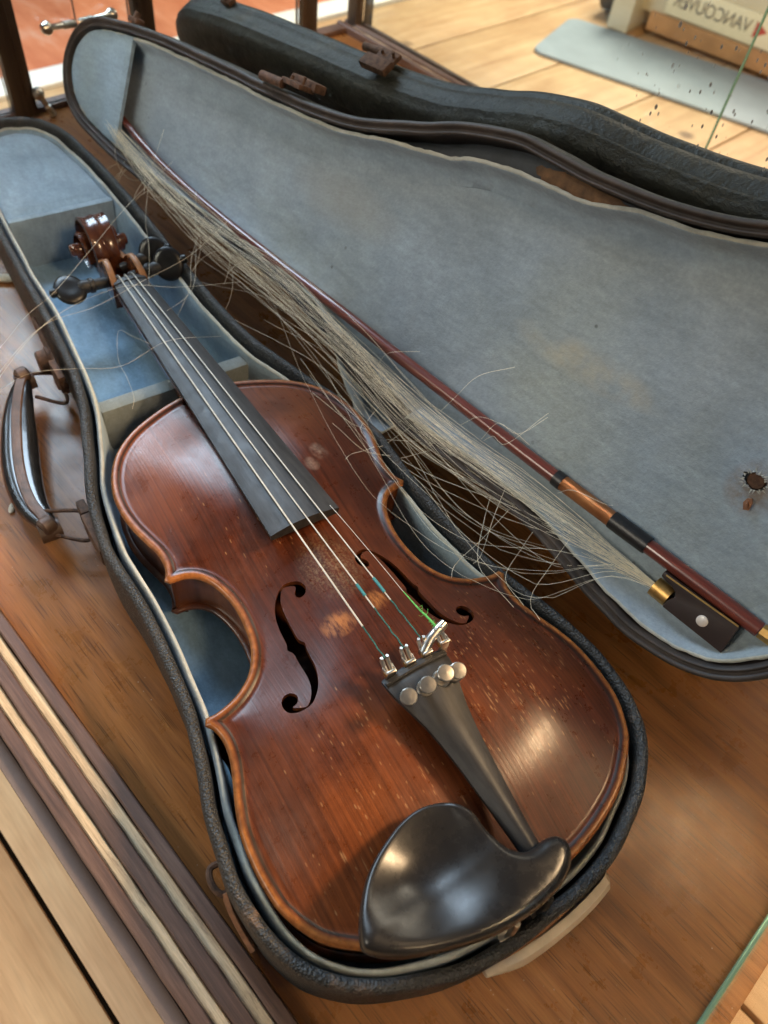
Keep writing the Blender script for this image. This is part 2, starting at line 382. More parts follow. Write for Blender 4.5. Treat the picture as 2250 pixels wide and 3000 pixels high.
class MB:
    def __init__(s): s.V = []; s.F = []
    def add(s, V, F):
        k = len(s.V); s.V += [tuple(v) for v in V]; s.F += [tuple(i + k for i in f) for f in F]
    def box(s, a, b, bev=0.0):
        bm = bmesh.new(); bmesh.ops.create_cube(bm, size=1)
        a = Vector(a); b = Vector(b)
        for v in bm.verts:
            v.co = Vector([(a[i] + b[i]) / 2 + v.co[i] * abs(b[i] - a[i]) for i in range(3)])
        if bev: bmesh.ops.bevel(bm, geom=list(bm.edges), offset=bev, segments=2, affect='EDGES', profile=.6)
        s.bm(bm)
    def bm(s, bm, mat=None):
        bm.verts.index_update(); s.add([(mat @ v.co if mat else v.co) for v in bm.verts], [[v.index for v in f.verts] for f in bm.faces]); bm.free()
    def tube(s, P, R, n=10, cap=True, flat=None, up=(0, 0, 1)):
        P = [Vector(p) for p in P]; N = len(P)
        if not hasattr(R, '__len__'): R = [R] * N
        up = Vector(up); V = []; F = []
        for i in range(N):
            d = (P[min(i + 1, N - 1)] - P[max(i - 1, 0)]).normalized()
            a = d.cross(up)
            if a.length < 1e-6: a = d.cross(Vector((1, 0, 0)))
            a.normalize(); b = a.cross(d).normalized()
            fy = flat if flat else 1.0
            for k in range(n):
                t = 2 * math.pi * k / n
                V.append(P[i] + a * math.cos(t) * R[i] + b * math.sin(t) * R[i] * fy)
        for i in range(N - 1):
            for k in range(n): F.append((i * n + k, i * n + (k + 1) % n, (i + 1) * n + (k + 1) % n, (i + 1) * n + k))
        if cap: F.append(tuple(range(n))[::-1]); F.append(tuple((N - 1) * n + k for k in range(n)))
        s.add(V, F)
    def lathe(s, prof, org, ax, n=24):
        """prof: list of (radius, height) along axis ax from org"""
        ax = Vector(ax).normalized(); a = ax.orthogonal().normalized(); b = ax.cross(a); org = Vector(org); V = []; F = []
        for r, h in prof:
            for k in range(n):
                t = 2 * math.pi * k / n; V.append(org + ax * h + (a * math.cos(t) + b * math.sin(t)) * r)
        for i in range(len(prof) - 1):
            for k in range(n): F.append((i * n + k, i * n + (k + 1) % n, (i + 1) * n + (k + 1) % n, (i + 1) * n + k))
        F.append(tuple(range(n))[::-1]); F.append(tuple((len(prof) - 1) * n + k for k in range(n))); s.add(V, F)
    def prism(s, poly, z0, z1, bev=0):
        bm = bmesh.new(); vs = [bm.verts.new((x, y, z0)) for x, y in poly]; f = bm.faces.new(vs)
        r = bmesh.ops.extrude_face_region(bm, geom=[f]); bmesh.ops.translate(bm, verts=[g for g in r['geom'] if isinstance(g, bmesh.types.BMVert)], vec=(0, 0, z1 - z0))
        bmesh.ops.recalc_face_normals(bm, faces=bm.faces)
        if bev: bmesh.ops.bevel(bm, geom=list(bm.edges), offset=bev, segments=2, affect='EDGES', profile=.6)
        s.bm(bm)
    def obj(s, name, mat, parent=None, smooth=True, kind=None, sharp=40):
        o = mesh_obj(name, s.V, s.F, mat, parent, smooth, kind=kind); fixn(o)
        if smooth: autosmooth(o, sharp)
        return o

def catmull(P, step, closed=False):
    P = np.asarray(P, float); out = []
    n = len(P); idx = range(n if closed else n - 1)
    for i in idx:
        p1 = P[i]; p2 = P[(i + 1) % n]
        p0 = P[i - 1] if (closed or i > 0) else 2 * p1 - p2
        p3 = P[(i + 2) % n] if (closed or i + 2 < n) else 2 * p2 - p1
        L = np.linalg.norm(p2 - p1); k = max(1, int(round(L / step)))
        d1 = max(np.linalg.norm(p1 - p0), 1e-6) ** .5; d2 = max(L, 1e-6) ** .5; d3 = max(np.linalg.norm(p3 - p2), 1e-6) ** .5
        m1 = (p2 - p1) + d2 * ((p1 - p0) / d1 - (p2 - p0) / (d1 + d2)); m2 = (p2 - p1) + d2 * ((p3 - p2) / d3 - (p3 - p1) / (d2 + d3))
        for j in range(k):
            u = j / k
            out.append((2 * u**3 - 3 * u**2 + 1) * p1 + (u**3 - 2 * u**2 + u) * m1 + (-2 * u**3 + 3 * u**2) * p2 + (u**3 - u**2) * m2)
    if not closed: out.append(P[-1])
    return np.array(out)
def inpoly(P, poly):
    x, y = P[:, 0], P[:, 1]; c = np.zeros(len(P), bool); n = len(poly)
    for i in range(n):
        x1, y1 = poly[i]; x2, y2 = poly[(i + 1) % n]
        if y1 == y2: continue
        k = ((y1 > y) != (y2 > y)) & (x < (x2 - x1) * (y - y1) / (y2 - y1) + x1); c ^= k
    return c
def dist(P, poly):
    A = poly; B = np.roll(poly, -1, 0); d = np.full(len(P), 1e9)
    for i in range(len(A)):
        ab = B[i] - A[i]; L = ab @ ab
        if L < 1e-12: continue
        t = np.clip(((P - A[i]) @ ab) / L, 0, 1); q = P - (A[i] + t[:, None] * ab); d = np.minimum(d, np.sqrt((q * q).sum(1)))
    return d
def inset(poly, d):
    """move a closed loop inwards by d (scalar or array)"""
    t = np.roll(poly, -1, 0) - np.roll(poly, 1, 0); n = np.c_[-t[:, 1], t[:, 0]]; n /= np.maximum(np.linalg.norm(n, axis=1), 1e-9)[:, None]
    area2 = (poly[:, 0] * np.roll(poly[:, 1], -1) - np.roll(poly[:, 0], -1) * poly[:, 1]).sum()
    if area2 < 0: n = -n
    d = np.asarray(d, float); return poly + n * (d[:, None] if d.ndim else d)
def fillmesh(outer, holes=(), step=4.0, rings=(), extra=None):
    """triangulate a plan shape; returns pts (N,2), faces, distance from edge"""
    pts = [outer]; edges = []; k = len(outer); edges += [(i, (i + 1) % k) for i in range(k)]
    for h in holes:
        n = len(h); edges += [(k + i, k + (i + 1) % n) for i in range(n)]; pts.append(np.asarray(h)); k += n
    cand = []
    for r in rings: cand.append(inset(outer, r))
    lo = outer.min(0); hi = outer.max(0)
    X, Y = np.meshgrid(np.arange(lo[0], hi[0], step), np.arange(lo[1], hi[1], step * .87)); X = X + (np.arange(X.shape[0]) % 2)[:, None] * step / 2
    G = np.c_[X.ravel(), Y.ravel()]
    c = np.concatenate(cand + [G]) if cand else G
    rr = np.concatenate([np.full(len(a), r * .93) for a, r in zip(cand, rings)] + [np.full(len(G), (max(rings) if rings else 0) + step * .55)])
    ok = inpoly(c, outer) & (dist(c, outer) > rr)
    for h in holes: ok &= ~inpoly(c, h) & (dist(c, np.asarray(h)) > step * .35)
    pts.append(c[ok])
    P = np.concatenate(pts)
    v, e, f, *_ = delaunay_2d_cdt([Vector(p) for p in P], edges, [], 0, 1e-6)
    v = np.array([tuple(a) for a in v]); f = np.array([t for t in f if len(t) == 3])
    cen = v[f].mean(1); ok = inpoly(cen, outer)
    for h in holes: ok &= ~inpoly(cen, h)
    f = f[ok]
    # keep counter-clockwise
    a = v[f[:, 1]] - v[f[:, 0]]; b = v[f[:, 2]] - v[f[:, 0]]; cw = (a[:, 0] * b[:, 1] - a[:, 1] * b[:, 0]) < 0
    f[cw] = f[cw][:, ::-1]
    return v, f, dist(v, outer)
def loft_loops(loops, closed_prof=False, cap0=False, cap1=False):
    """loops: list of (N,3) closed loops"""
    n = len(loops[0]); V = np.concatenate(loops); F = []
    m = len(loops); rng_ = range(m if closed_prof else m - 1)
    for i in rng_:
        a = i * n; b = ((i + 1) % m) * n
        for k in range(n): F.append((a + k, a + (k + 1) % n, b + (k + 1) % n, b + k))
    return V, F
def nz(x, y, z=0.0): return noise.noise(Vector((x, y, z)))

# ------------------------------------------------------------------ frames
YAW_V = 2.946926; ZE = .060
FV = Matrix.Translation((0, 0, ZE)) @ Matrix.Rotation(YAW_V, 4, 'Z')
YAW_C = YAW_V + math.radians(1.35)
FC = Matrix.Rotation(YAW_C, 4, 'Z')
ML = [[-0.9958625751791466, -0.07922534909637405, 0.04450927339461265], [0.005489392597748027, 0.43645925202177277, 0.8997072790044007], [-0.09070610743751761, 0.8962291366526488, -0.4342185356342829]]
FL = Matrix(ML).to_4x4(); FL.translation = Vector((0.016214, 0.188390, 0.165600))
YM = .264      # mirror plane
FZ = -.30      # floor

# ================================================================== SETTING: floor
floor_o = MB(); floor_o.box((-3.2, -2.6, FZ - .05), (1.2, 1.6, FZ - .012))
fl = floor_o.obj('floor', 'shell_dark', smooth=False); fl['kind'] = 'structure'
def planks(mat, x0, x1, y0, y1, width, ax):
    a = x0 if ax == 'Y' else y0; end = x1 if ax == 'Y' else y1
    while a < end - .02:
        b = min(a + width * random.uniform(.97, 1.03), end); g = .0022
        c = (y0 if ax == 'Y' else x0); cend = (y1 if ax == 'Y' else x1)
        cuts = [c]; s = c + random.uniform(.5, 1.3)
        while s < cend - .4: cuts.append(s); s += random.uniform(1.0, 1.6)
        cuts.append(cend)
        for p, q in zip(cuts[:-1], cuts[1:]):
            mb = MB(); dz = random.uniform(-.0012, .0012)
            if ax == 'Y': mb.box((a + g, p + g, FZ - .012), (b - g, q - g, FZ + dz), .0018)
            else: mb.box((p + g, a + g, FZ - .012), (q - g, b - g, FZ + dz), .0018)
            mb.obj('plank', 'pine_x' if ax == 'X' else 'pine_y', fl)
        a = b
planks('pine_y', -1.495, -.405, -2.5, .264, .218, 'Y')
planks('pine_y', -1.495, -.405, .264, 1.5, .218, 'Y')
planks('pine_x', -.405, 1.1, -.97, 1.5, .1285, 'X')
gr = MB(); gr.box((-3.2, -2.6, FZ - .011), (-1.57, 1.6, FZ - .004)); g_ = gr.obj('red_ground', 'red_floor', smooth=False); g_['kind'] = 'structure'
gr = MB(); gr.box((-1.565, -2.6, FZ - .011), (-1.50, 1.6, FZ + .006), .003); g_ = gr.obj('door_sill', 'white_sill'); g_['kind'] = 'structure'

# ================================================================== DISPLAY CASE
DC = empty('display_case', Matrix.Translation((-.37, .08, FZ)), 'low wooden display case with glass sides, an old spotted mirror back and grooved front rail', 'display case')
def dc(mb, name, mat, smooth=True, **k):
    o = mb.obj(name, mat, DC, smooth, **k); o.matrix_parent_inverse = DC.matrix_world.inverted(); return o
X0, X1 = -.835, .109
mb = MB(); mb.box((X0 - .02, -.103, -.022), (X1, YM + .02, 0.0), .0012); dc(mb, 'base_board', 'board_wood')
mb = MB(); mb.box((X0 - .015, -.136, FZ - .001), (X1 - .012, YM + .015, -.0225)); dc(mb, 'plinth', 'rail_brown', False)
# front rail: brown lips with two pale worn grooves between them
def wavy_strip(y0, y1, z0, z1, name, mat, amp=.0004, x0=X0 - .02, x1=X1, bev=.0008):
    n = 160; V = []; F = []
    for i in range(n + 1):
        x = x0 + (x1 - x0) * i / n
        a = amp * nz(x * 60, y0 * 900); b = amp * nz(x * 60, y1 * 900 + 5); c = amp * .6 * nz(x * 45, 9 + y0 * 700)
        V += [(x, y0 + a, z0), (x, y0 + a, z1 - bev + c), (x, y0 + a + bev, z1 + c), (x, y1 + b - bev, z1 + c), (x, y1 + b, z1 - bev + c), (x, y1 + b, z0)]
    for i in range(n):
        for k in range(5): F.append((i * 6 + k, i * 6 + k + 1, i * 6 + k + 7, i * 6 + k + 6))
    F.append(tuple(range(6))); F.append(tuple(n * 6 + k for k in range(6))[::-1])
    mb = MB(); mb.add(V, F); return dc(mb, name, mat)
wavy_strip(-.1105, -.1035, -.02, .0085, 'rail_lip', 'rail_brown')
wavy_strip(-.1168, -.1107, -.02, .0055, 'groove_strip', 'rail_pale', .0007)
wavy_strip(-.1252, -.1170, -.02, .0080, 'rail_lip', 'rail_brown')
wavy_strip(-.1312, -.1254, -.02, .0055, 'groove_strip', 'rail_pale', .0007)
wavy_strip(-.1387, -.1314, -.02, .0075, 'rail_lip', 'rail_brown')
mb = MB(); mb.box((X0 - .02, -.1475, -.04), (X1, -.1389, -.001), .002); dc(mb, 'edge_strip', 'plinth_grey')
# posts at the left end
for ya, yb in ((.1775, .2015), (-.052, -.028), (-.150, -.117)):
    mb = MB(); mb.box((X0 - .016, ya, 0.0005 if ya > -.1 else -.02), (X0 + .001, yb, .36), .0015)
    mb.box((X0 - .0165, (ya + yb) / 2 + .003, .02), (X0 + .003, yb - .004, .355), .0008)
    dc(mb, 'post', 'post_wood')
mb = MB(); mb.box((X0 - .0195, -.1165, .0003), (X0 - .002, YM - .003, .006), .001); dc(mb, 'end_rail', 'rail_brown')
# glass panes
def pane(a, b, name='glass_pane'):
    mb = MB(); mb.box(a, b); return dc(mb, name, 'glass', False)
pane((X0 - .010, .2022, .006), (X0 - .0065, YM - .001, .36))
pane((X0 - .010, -.0275, .006), (X0 - .0065, .1770, .36))
pane((.0945, -.100, .0004), (.0985, YM - .002, .36))
mb = MB(); mb.box((.0935, -.100, .0003), (.0992, YM - .002, .0036), .0008); dc(mb, 'glass_foot', 'glass_edge')
pane((X0 + .004, -.1300, .0058), (-.325, -.1268, .36), 'sliding_pane')
mb = MB(); mb.box((-.3248, -.1301, .0058), (-.3236, -.1267, .36)); dc(mb, 'pane_edge', 'glass_edge', False)
mb = MB(); mb.box((X0 - .004, YM, .0002), (X1 - .012, YM + .004, .36)); dc(mb, 'mirror', 'mirror_silver', False)
mb = MB(); mb.box((X0 - .018, YM + .0045, -.02), (X1, YM + .016, .36)); dc(mb, 'mirror_backing', 'rail_brown', False)
# knobbed bolts at the far corner
for (p, q) in (((X0 + .003, .229, .079), (X0 - .004, .262, .075)), ((X0 + .006, .2035, .023), (X0 + .010, .2130, .0015))):
    p = Vector(p); q = Vector(q); d = (q - p).normalized(); L = (q - p).length
    mb = MB(); mb.lathe([(.0001, -.0065), (.004, -.0058), (.0062, -.002), (.0062, .001), (.004, .0045), (.0028, .006), (.0028, L * .55), (.0036, L * .56), (.0036, L)], p, d, 16)
    dc(mb, 'knob_bolt', 'nickel')

# ================================================================== MAT + MACHINE (seen in the mirror)
mm_ = Matrix.Translation((-.80, -1.20, FZ + .0015)) @ Matrix.Rotation(math.radians(-17), 4, 'Z')
poly = []
for cx_, cy_, a0 in ((.60, .10, 0), (-.36, .10, 90), (-.36, -.10, 180), (.60, -.10, 270)):
    for q in range(6): a = math.radians(a0 + q * 18); poly.append((cx_ + .03 * math.cos(a), cy_ + .03 * math.sin(a)))
mb = MB(); mb.prism(poly, 0, .006, .0015); o = mb.obj('floor_mat', 'mat_blue'); o.matrix_world = mm_
o['label'] = 'pale blue grey mat lying on the floorboards under the cream machine'; o['category'] = 'mat'
MC = empty('workshop_machine', Matrix.Translation((-.86, -1.36, FZ)) @ Matrix.Rotation(math.radians(-9), 4, 'Z'), 'cream metal machine with dark lettering and a red arrow standing behind the pale mat', 'machine')
mb = MB(); mb.box((-.24, -.16, .05), (.30, .02, .30), .008); mb.obj('body', 'machine_cream', MC)
mb = MB(); mb.box((-.17, .0205, .062), (.24, .026, .125), .002); mb.obj('name_panel', 'machine_panel', MC)
mb = MB(); mb.box((-.20, .0205, .018), (.27, .030, .058), .003); mb.obj('rusty_skirt', 'machine_rust', MC)
for xx in (-.255, .285):
    mb = MB(); mb.box((xx - .028, -.14, .007), (xx + .028, .075, .12), .006); mb.obj('foot', 'machine_cream', MC)
mb = MB(); mb.lathe([(.0, 0), (.04, 0), (.043, .004), (.043, .05), (.04, .054), (.0, .054)], (-.345, -.03, .05), (1, 0, 0), 24); mb.obj('wheel', 'machine_dark', MC)
cu = bpy.data.curves.new('lettering', 'FONT'); cu.body = 'VANCOUVER'; cu.size = .040; cu.extrude = .0006; cu.align_x = 'CENTER'; cu.space_character = 1.0
to = bpy.data.objects.new('lettering', cu); col.objects.link(to); bpy.context.view_layer.update()
me = bpy.data.meshes.new_from_object(to); bpy.data.objects.remove(to)
o = bpy.data.objects.new('lettering', me); col.objects.link(o); me.materials.clear(); me.materials.append(M['ink_grey']); o.parent = MC
o.matrix_local = Matrix(((-.80, 0, 0, -.058), (0, 0, 1, .0275), (0, 1, 0, .083), (0, 0, 0, 1)))
mb = MB(); mb.prism([(0, -.017), (0, .017), (.030, 0)], 0, .0008); o = mb.obj('arrow_mark', 'ink_red', MC, False)
o.matrix_local = Matrix(((1, 0, 0, .048), (0, 0, 1, .0265), (0, 1, 0, .094), (0, 0, 0, 1)))

# ================================================================== VIOLIN CASE
VC = empty('violin_case', FC, 'old black violin case lying open, lined with worn pale blue felt', 'violin case')
HW = np.array([(-14, 0), (-14, 20), (-10, 45), (-3, 63), (5, 79), (15, 92), (27, 102), (38, 107), (47, 109.5), (61, 111.5), (75, 112), (91, 110), (106, 107.5), (122, 103), (138, 99), (155, 95.5), (169, 94), (190, 92.5), (210, 92), (225, 92), (248, 93.5), (266, 94), (286, 91.5), (310, 86.5), (332, 79), (350, 74), (363, 70), (384, 64.5), (400, 62), (420, 60), (444, 58.5), (480, 57.5), (521, 57), (570, 56), (610, 54.5), (647, 52), (677, 48.5), (706, 43.5), (728, 34), (742, 18), (747, 0)], float)
full = np.concatenate([HW, (HW * [1, -1])[::-1][1:-1]])
OUT = catmull(full, 4.0, True)
def loop3(d, z, base=OUT, jit=0, seed=0, sz=.03):
    dd = np.asarray(d, float) + np.zeros(len(base))
    if jit: dd = dd + jit * np.array([nz(p[0] * sz, p[1] * sz, seed) for p in base])
    L = inset(base, dd); zz = np.asarray(z, float) + np.zeros(len(base))
    return np.c_[L, zz] * MM
prof = [(9, 1.0), (4, 1.2), (1.6, 4), (.9, 9), (.6, 18), (.2, 30), (0, 42), (0, 52), (.2, 55.5), (1.0, 57.6), (2.4, 58.4), (4.2, 58.2), (5.6, 57.0), (6.3, 54.5), (6.6, 48), (7.2, 20), (7.5, 8)]
V, F = loft_loops([loop3(d, z + np.zeros(len(OUT)) + (.35 * np.array([nz(p[0] * .12, p[1] * .12, 3) for p in OUT]) if z > 50 else 0), jit=.35 if z > 50 else .5, seed=z * .02, sz=.05) for d, z in prof])
V = list(V); n = len(OUT)
shell = fixn(mesh_obj('shell', V, F, 'leathercloth', VC))
v, f, d = fillmesh(inset(OUT, 4), step=14); mb = MB(); mb.add(np.c_[v, np.full(len(v), 1.1)] * MM, f); o = mb.obj('underside', 'leathercloth', VC)
v, f, d = fillmesh(inset(OUT, 6), step=8)
zz = np.array([8.5 + .9 * nz(p[0] * .03, p[1] * .03, 2) for p in v]); mb = MB(); mb.add(np.c_[v, zz] * MM, f); mb.obj('felt_floor', 'felt_floor', VC)
# felt wall liner standing inside the shell with a dark gap behind it
off = np.array([9.6 + 1.3 * nz(p[0] * .02, p[1] * .02, 7) - (1.2 * max(0, 1 - abs(p[0] - 10) / 50.)) for p in OUT])
ztop = np.array([53.2 + 1.4 * nz(p[0] * .05, p[1] * .05, 11) + .6 * nz(p[0] * .4, p[1] * .4, 4) for p in OUT])
lp = []
for dd, z in ((-1.0, 9), (-1.0, 40), (-.8, None), (.2, 'a'), (1.4, 'b'), (2.2, 'c'), (3.0, 44), (3.6, 30), (3.4, 14), (5, 9)):
    zv = ztop - 3 if z is None else ztop - .4 if z == 'a' else ztop if z == 'b' else ztop - 1.6 if z == 'c' else np.full(len(OUT), float(z))
    if dd <= 1.4 and z not in (9, 40): pass
    lp.append(np.c_[inset(OUT, off + dd), zv] * MM)
V, F = loft_loops(lp); o = fixn(mesh_obj('liner', V, F, 'felt_blue', VC))
o.data.materials.append(M['felt_edge'])
nn_ = len(OUT)
for p in o.data.polygons:
    if 2 * nn_ <= p.index < 5 * nn_: p.material_index = 1
# compartment box for rosin at the head end
LIN = inset(OUT, off + 3.2)
xs = 596
comp = np.array([p for p in LIN if p[0] > xs]); ci = [i for i, p in enumerate(LIN) if p[0] > xs]
# order along loop
ring = comp
ymax = ring[:, 1].max(); mb = MB()
cp = [tuple(p) for p in ring]
order = sorted(range(len(cp)), key=lambda i: ci[i]); cp = [cp[i] for i in order]
poly = np.array([(xs + 11.5, cp[0][1])] + [p for p in cp if p[0] > xs + 11.5] + [(xs + 11, cp[-1][1])])
v, f, d = fillmesh(poly, step=6)
zz = 50.6 + np.array([.5 * nz(p[0] * .04, p[1] * .04, 5) for p in v]) - 2.5 * np.clip(1 - d / 2.5, 0, 1)
mb.add(np.c_[v, zz] * MM, f); mb.obj('compartment_lid', 'felt_blue', VC)
mb = MB(); y0, y1 = cp[0][1], cp[-1][1]; mb.box((xs * MM, min(y0, y1) * MM, .008), ((xs + 7) * MM, max(y0, y1) * MM, .0512), .0016); mb.obj('compartment_wall', 'felt_blue', VC)
# felt cross bar under the neck root
mb = MB(); mb.box((.3745, -.0535, .008), (.3855, .0535, .0455), .0022); mb.obj('cross_bar', 'felt_bar', VC)

# --- handle (on the rail side)
def C3(x, y, z): # violin-frame mm -> case-frame metres
    a = -math.radians(1.35); return Vector(((x * math.cos(a) - y * math.sin(a)) * MM, (x * math.sin(a) + y * math.cos(a)) * MM, z * MM))
hp = catmull(np.array([(451, 94.5, 22), (440, 100, 21), (424, 107, 18), (402, 114, 15), (380, 119.5, 14), (358, 122.5, 15), (340, 122.5, 17), (327, 120, 19), (318, 118, 20)]), 2.2)
HD = mesh_obj('handle', [], [], None, VC)
n = len(hp); mb = MB()
V = []; F = []; k = 20
for i, p in enumerate(hp):
    u = i / (n - 1); t = hp[min(i + 1, n - 1)] - hp[max(i - 1, 0)]; t /= np.linalg.norm(t); s = np.array([-t[1], t[0], 0]); s /= np.linalg.norm(s)
    w_ = (5.0 + 7.2 * math.sin(math.pi * min(1, max(0, u * 1.04 - .02))) ** .7); hh = 5.0 + 3.2 * math.sin(math.pi * u)
    for j in range(k):
        a = 2 * math.pi * j / k; ca, sa = math.cos(a), math.sin(a)
        r = 1 - .24 * math.exp(-((a - math.pi / 2) / .38) ** 2)   # hollow along the top for the strap
        q = p + s * w_ * ca * r + np.array([0, 0, 1]) * hh * sa * r; V.append(C3(*q))
for i in range(n - 1):
    for j in range(k): F.append((i * k + j, i * k + (j + 1) % k, (i + 1) * k + (j + 1) % k, (i + 1) * k + j))
F.append(tuple(range(k))); F.append(tuple((n - 1) * k + j for j in range(k))[::-1])
mb.add(V, F); mb.obj('grip', 'handle_leather', HD)
mb = MB(); V = []; F = []
for i, p in enumerate(hp):
    u = i / (n - 1); t = hp[min(i + 1, n - 1)] - hp[max(i - 1, 0)]; t /= np.linalg.norm(t); s = np.array([-t[1], t[0], 0]); s /= np.linalg.norm(s)
    hh = 4.6 + 3.0 * math.sin(math.pi * u); w_ = 3.4
    for a, b in ((-1, -.3), (-.8, .9), (0, 1.25), (.8, .9), (1, -.3)):
        V.append(C3(*(p + s * w_ * a + np.array([0, 0, hh + b * 1.2]))))
for i in range(n - 1):
    for j in range(4): F.append((i * 5 + j, i * 5 + j + 1, (i + 1) * 5 + j + 1, (i + 1) * 5 + j))
    F.append((i * 5, i * 5 + 4, (i + 1) * 5 + 4, (i + 1) * 5))
F.append((0, 1, 2, 3, 4)); F.append(tuple((n - 1) * 5 + j for j in range(5))[::-1])
mb.add(V, F); mb.obj('strap', 'strap_leather', HD)
for c_ in ((452, 94.5, 25.5), (320, 119.5, 22)):
    mb = MB(); mb.lathe([(.0005, -.0045), (.004, -.0045), (.0058, -.003), (.0058, .003), (.004, .0045), (.0005, .0045)], C3(*c_), C3(*c_).cross(Vector((0, 0, 1))), 16)
    mb.tube([C3(c_[0], c_[1] - 7, c_[2] - 6), C3(c_[0], c_[1] + 6, c_[2] - 6)], .0065, 12)
    mb.obj('end_cap', 'strap_leather', HD)
for P in ([(457, 98, 24), (441, 71, 25), (437, 71.5, 20)], [(437, 92, 17), (421, 75.5, 18), (440, 72, 19)], [(334, 123, 22), (316, 96.5, 25), (309, 98, 22)], [(315, 118, 17), (301, 100.5, 18), (309, 98.5, 20)]):
    mb = MB(); mb.tube([C3(*q) for q in catmull(np.array(P, float), 2.5)], .0013, 8); mb.obj('wire_ring', 'rust', HD)
# brackets, lock and straps on the side wall
for a, b in (((446, 70.5, 12), (436, 75, 33)), ((316, 94.5, 12), (305, 99.5, 33))):
    mb = MB(); p = C3(a[0], (a[1] + b[1]) / 2, 0); q = Vector((abs(a[0] - b[0]) * .5 * MM, .0022, 0))
    mb.box((p.x - q.x, p.y - .0028, a[2] * MM), (p.x + q.x, p.y + .0028, b[2] * MM), .0012); mb.obj('handle_bracket', 'rust', VC)
mb = MB(); P = [C3(x, y, z) for x, y, z in ((484, 72, 41), (465, 72.3, 41), (445, 72.5, 41), (425, 73, 41), (410, 73.6, 41))]
mb.tube(P, .0055, 10, flat=.32, up=(0, 1, 0)); mb.obj('lock_plate', 'rust', VC)
mb = MB(); mb.lathe([(.0005, 0), (.0095, 0), (.0098, .002), (.0085, .0025), (.0082, .008), (.0070, .0092), (.0005, .0092)], C3(447, 73.5, 36), (0.05, 1, 0), 22); mb.obj('lock_barrel', 'rust', VC)
mb = MB(); p = C3(421, 74, 44); mb.box((p.x - .010, p.y - .001, .036), (p.x + .010, p.y + .0035, .050), .001); mb.obj('hasp', 'rust', VC)
mb = MB(); p = C3(283, 98.6, 0); mb.box((p.x - .016, p.y - .003, .034), (p.x + .014, p.y + .0028, .049), .0015); mb.obj('catch_plate', 'rust', VC)
# wire catch at the wide end, cream end piece
mb = MB(); mb.tube([C3(*q) for q in catmull(np.array([(86, 111, 36), (86, 116, 36), (82, 118, 36), (76, 117.5, 35), (73, 115, 34), (73, 111, 33)], float), 1.5)], .0016, 8); mb.obj('catch_loop', 'rust', VC)
mb = MB(); mb.tube([C3(*q) for q in catmull(np.array([(74, 114, 34), (66, 114.6, 30), (55, 113.8, 24), (48, 112.8, 22)], float), 2.5)], .0042, 10, flat=.5, up=(0, 1, 0)); mb.obj('catch_lever', 'rust_bright', VC)
ep = catmull(np.array([(-11.5, -47), (-14.5, -34), (-16.5, -18), (-17, 0), (-16, 16), (-13.5, 29)], float), 3); n = len(ep); V = []; F = []
for i, (x, y) in enumerate(ep):
    u = i / (n - 1); ww = 1 if u < .8 else 1 - .75 * ((u - .8) / .2); ww *= min(1, .35 + u * 8)
    zc = 31 - 4 * (1 - ww); hh = 11.5 * ww
    for dx, zq in ((1.5, -hh), (-2.2, -hh * .96), (-4.0, -hh * .6), (-4.6, 0), (-4.2, hh * .7), (-2.2, hh * .98), (1.5, hh)):
        V.append(C3(x + dx * (.4 + .6 * ww) - 0.5, y, zc + zq))
for i in range(n - 1):
    for j in range(6): F.append((i * 7 + j, i * 7 + j + 1, (i + 1) * 7 + j + 1, (i + 1) * 7 + j))
F.append(tuple(range(7))); F.append(tuple((n - 1) * 7 + j for j in range(7))[::-1])
mb = MB(); mb.add(V, F); o = mb.obj('end_guard', 'cream', VC); o['label'] = 'glossy cream end guard under the rim at the wide end'

# --- lid (child of the case, own frame)
prof = [(13, 29.5), (6, 27.5), (2.6, 24.5), (1.6, 21), (.5, 20.4), (.2, 19), (.9, 18), (.2, 16.5), (0, 10), (.1, 6), (1.0, 5.2), (.1, 4.2), (.2, 1.2), (1.0, -.6), (2.4, -1.2), (3.6, -.6), (4.2, 1.4), (5.4, 1.6), (6.0, -.2), (6.8, -.4), (7.6, .8), (8.0, 4), (8.2, 18), (9, 20.5)]
V, F = loft_loops([loop3(dd, z, jit=.5, seed=z * .03, sz=.04) for dd, z in prof])
lid = fixn(mesh_obj('lid', V, F, 'leathercloth_green', VC)); lid.matrix_local = FC.inverted() @ FL
lid.data.materials.append(M['worn_rim']); nO = len(OUT)
for p in lid.data.polygons:
    if p.index >= 13 * nO: p.material_index = 1
v, f, d = fillmesh(inset(OUT, 12.6), step=9); zz = 29.4 + 5.0 * np.clip(d / 30, 0, 1) ** .7
mb = MB(); mb.add(np.c_[v, zz] * MM, f); mb.obj('lid_back', 'leathercloth_green', lid)
v, f, d = fillmesh(inset(OUT, 7.5), step=9); mb = MB(); mb.add(np.c_[v, np.full(len(v), 20.6)] * MM, f); mb.obj('torn_backing', 'torn_backing', lid)
# raw wood showing where the lining has come away
pp = np.array([(262, 80), (240, 84), (215, 84), (200, 81), (204, 76), (225, 72), (250, 72)], float); pp = catmull(pp, 1.5, True); pp = pp + np.array([(2.2 * nz(q[0] * .3, q[1] * .3, 1), 1.6 * nz(q[0] * .3, q[1] * .3, 8)) for q in pp]); v, f, d = fillmesh(pp, step=3)
mb = MB(); mb.add(np.c_[v, np.full(len(v), 20.1)] * MM, f); mb.obj('bare_patch', 'bare_wood', lid)
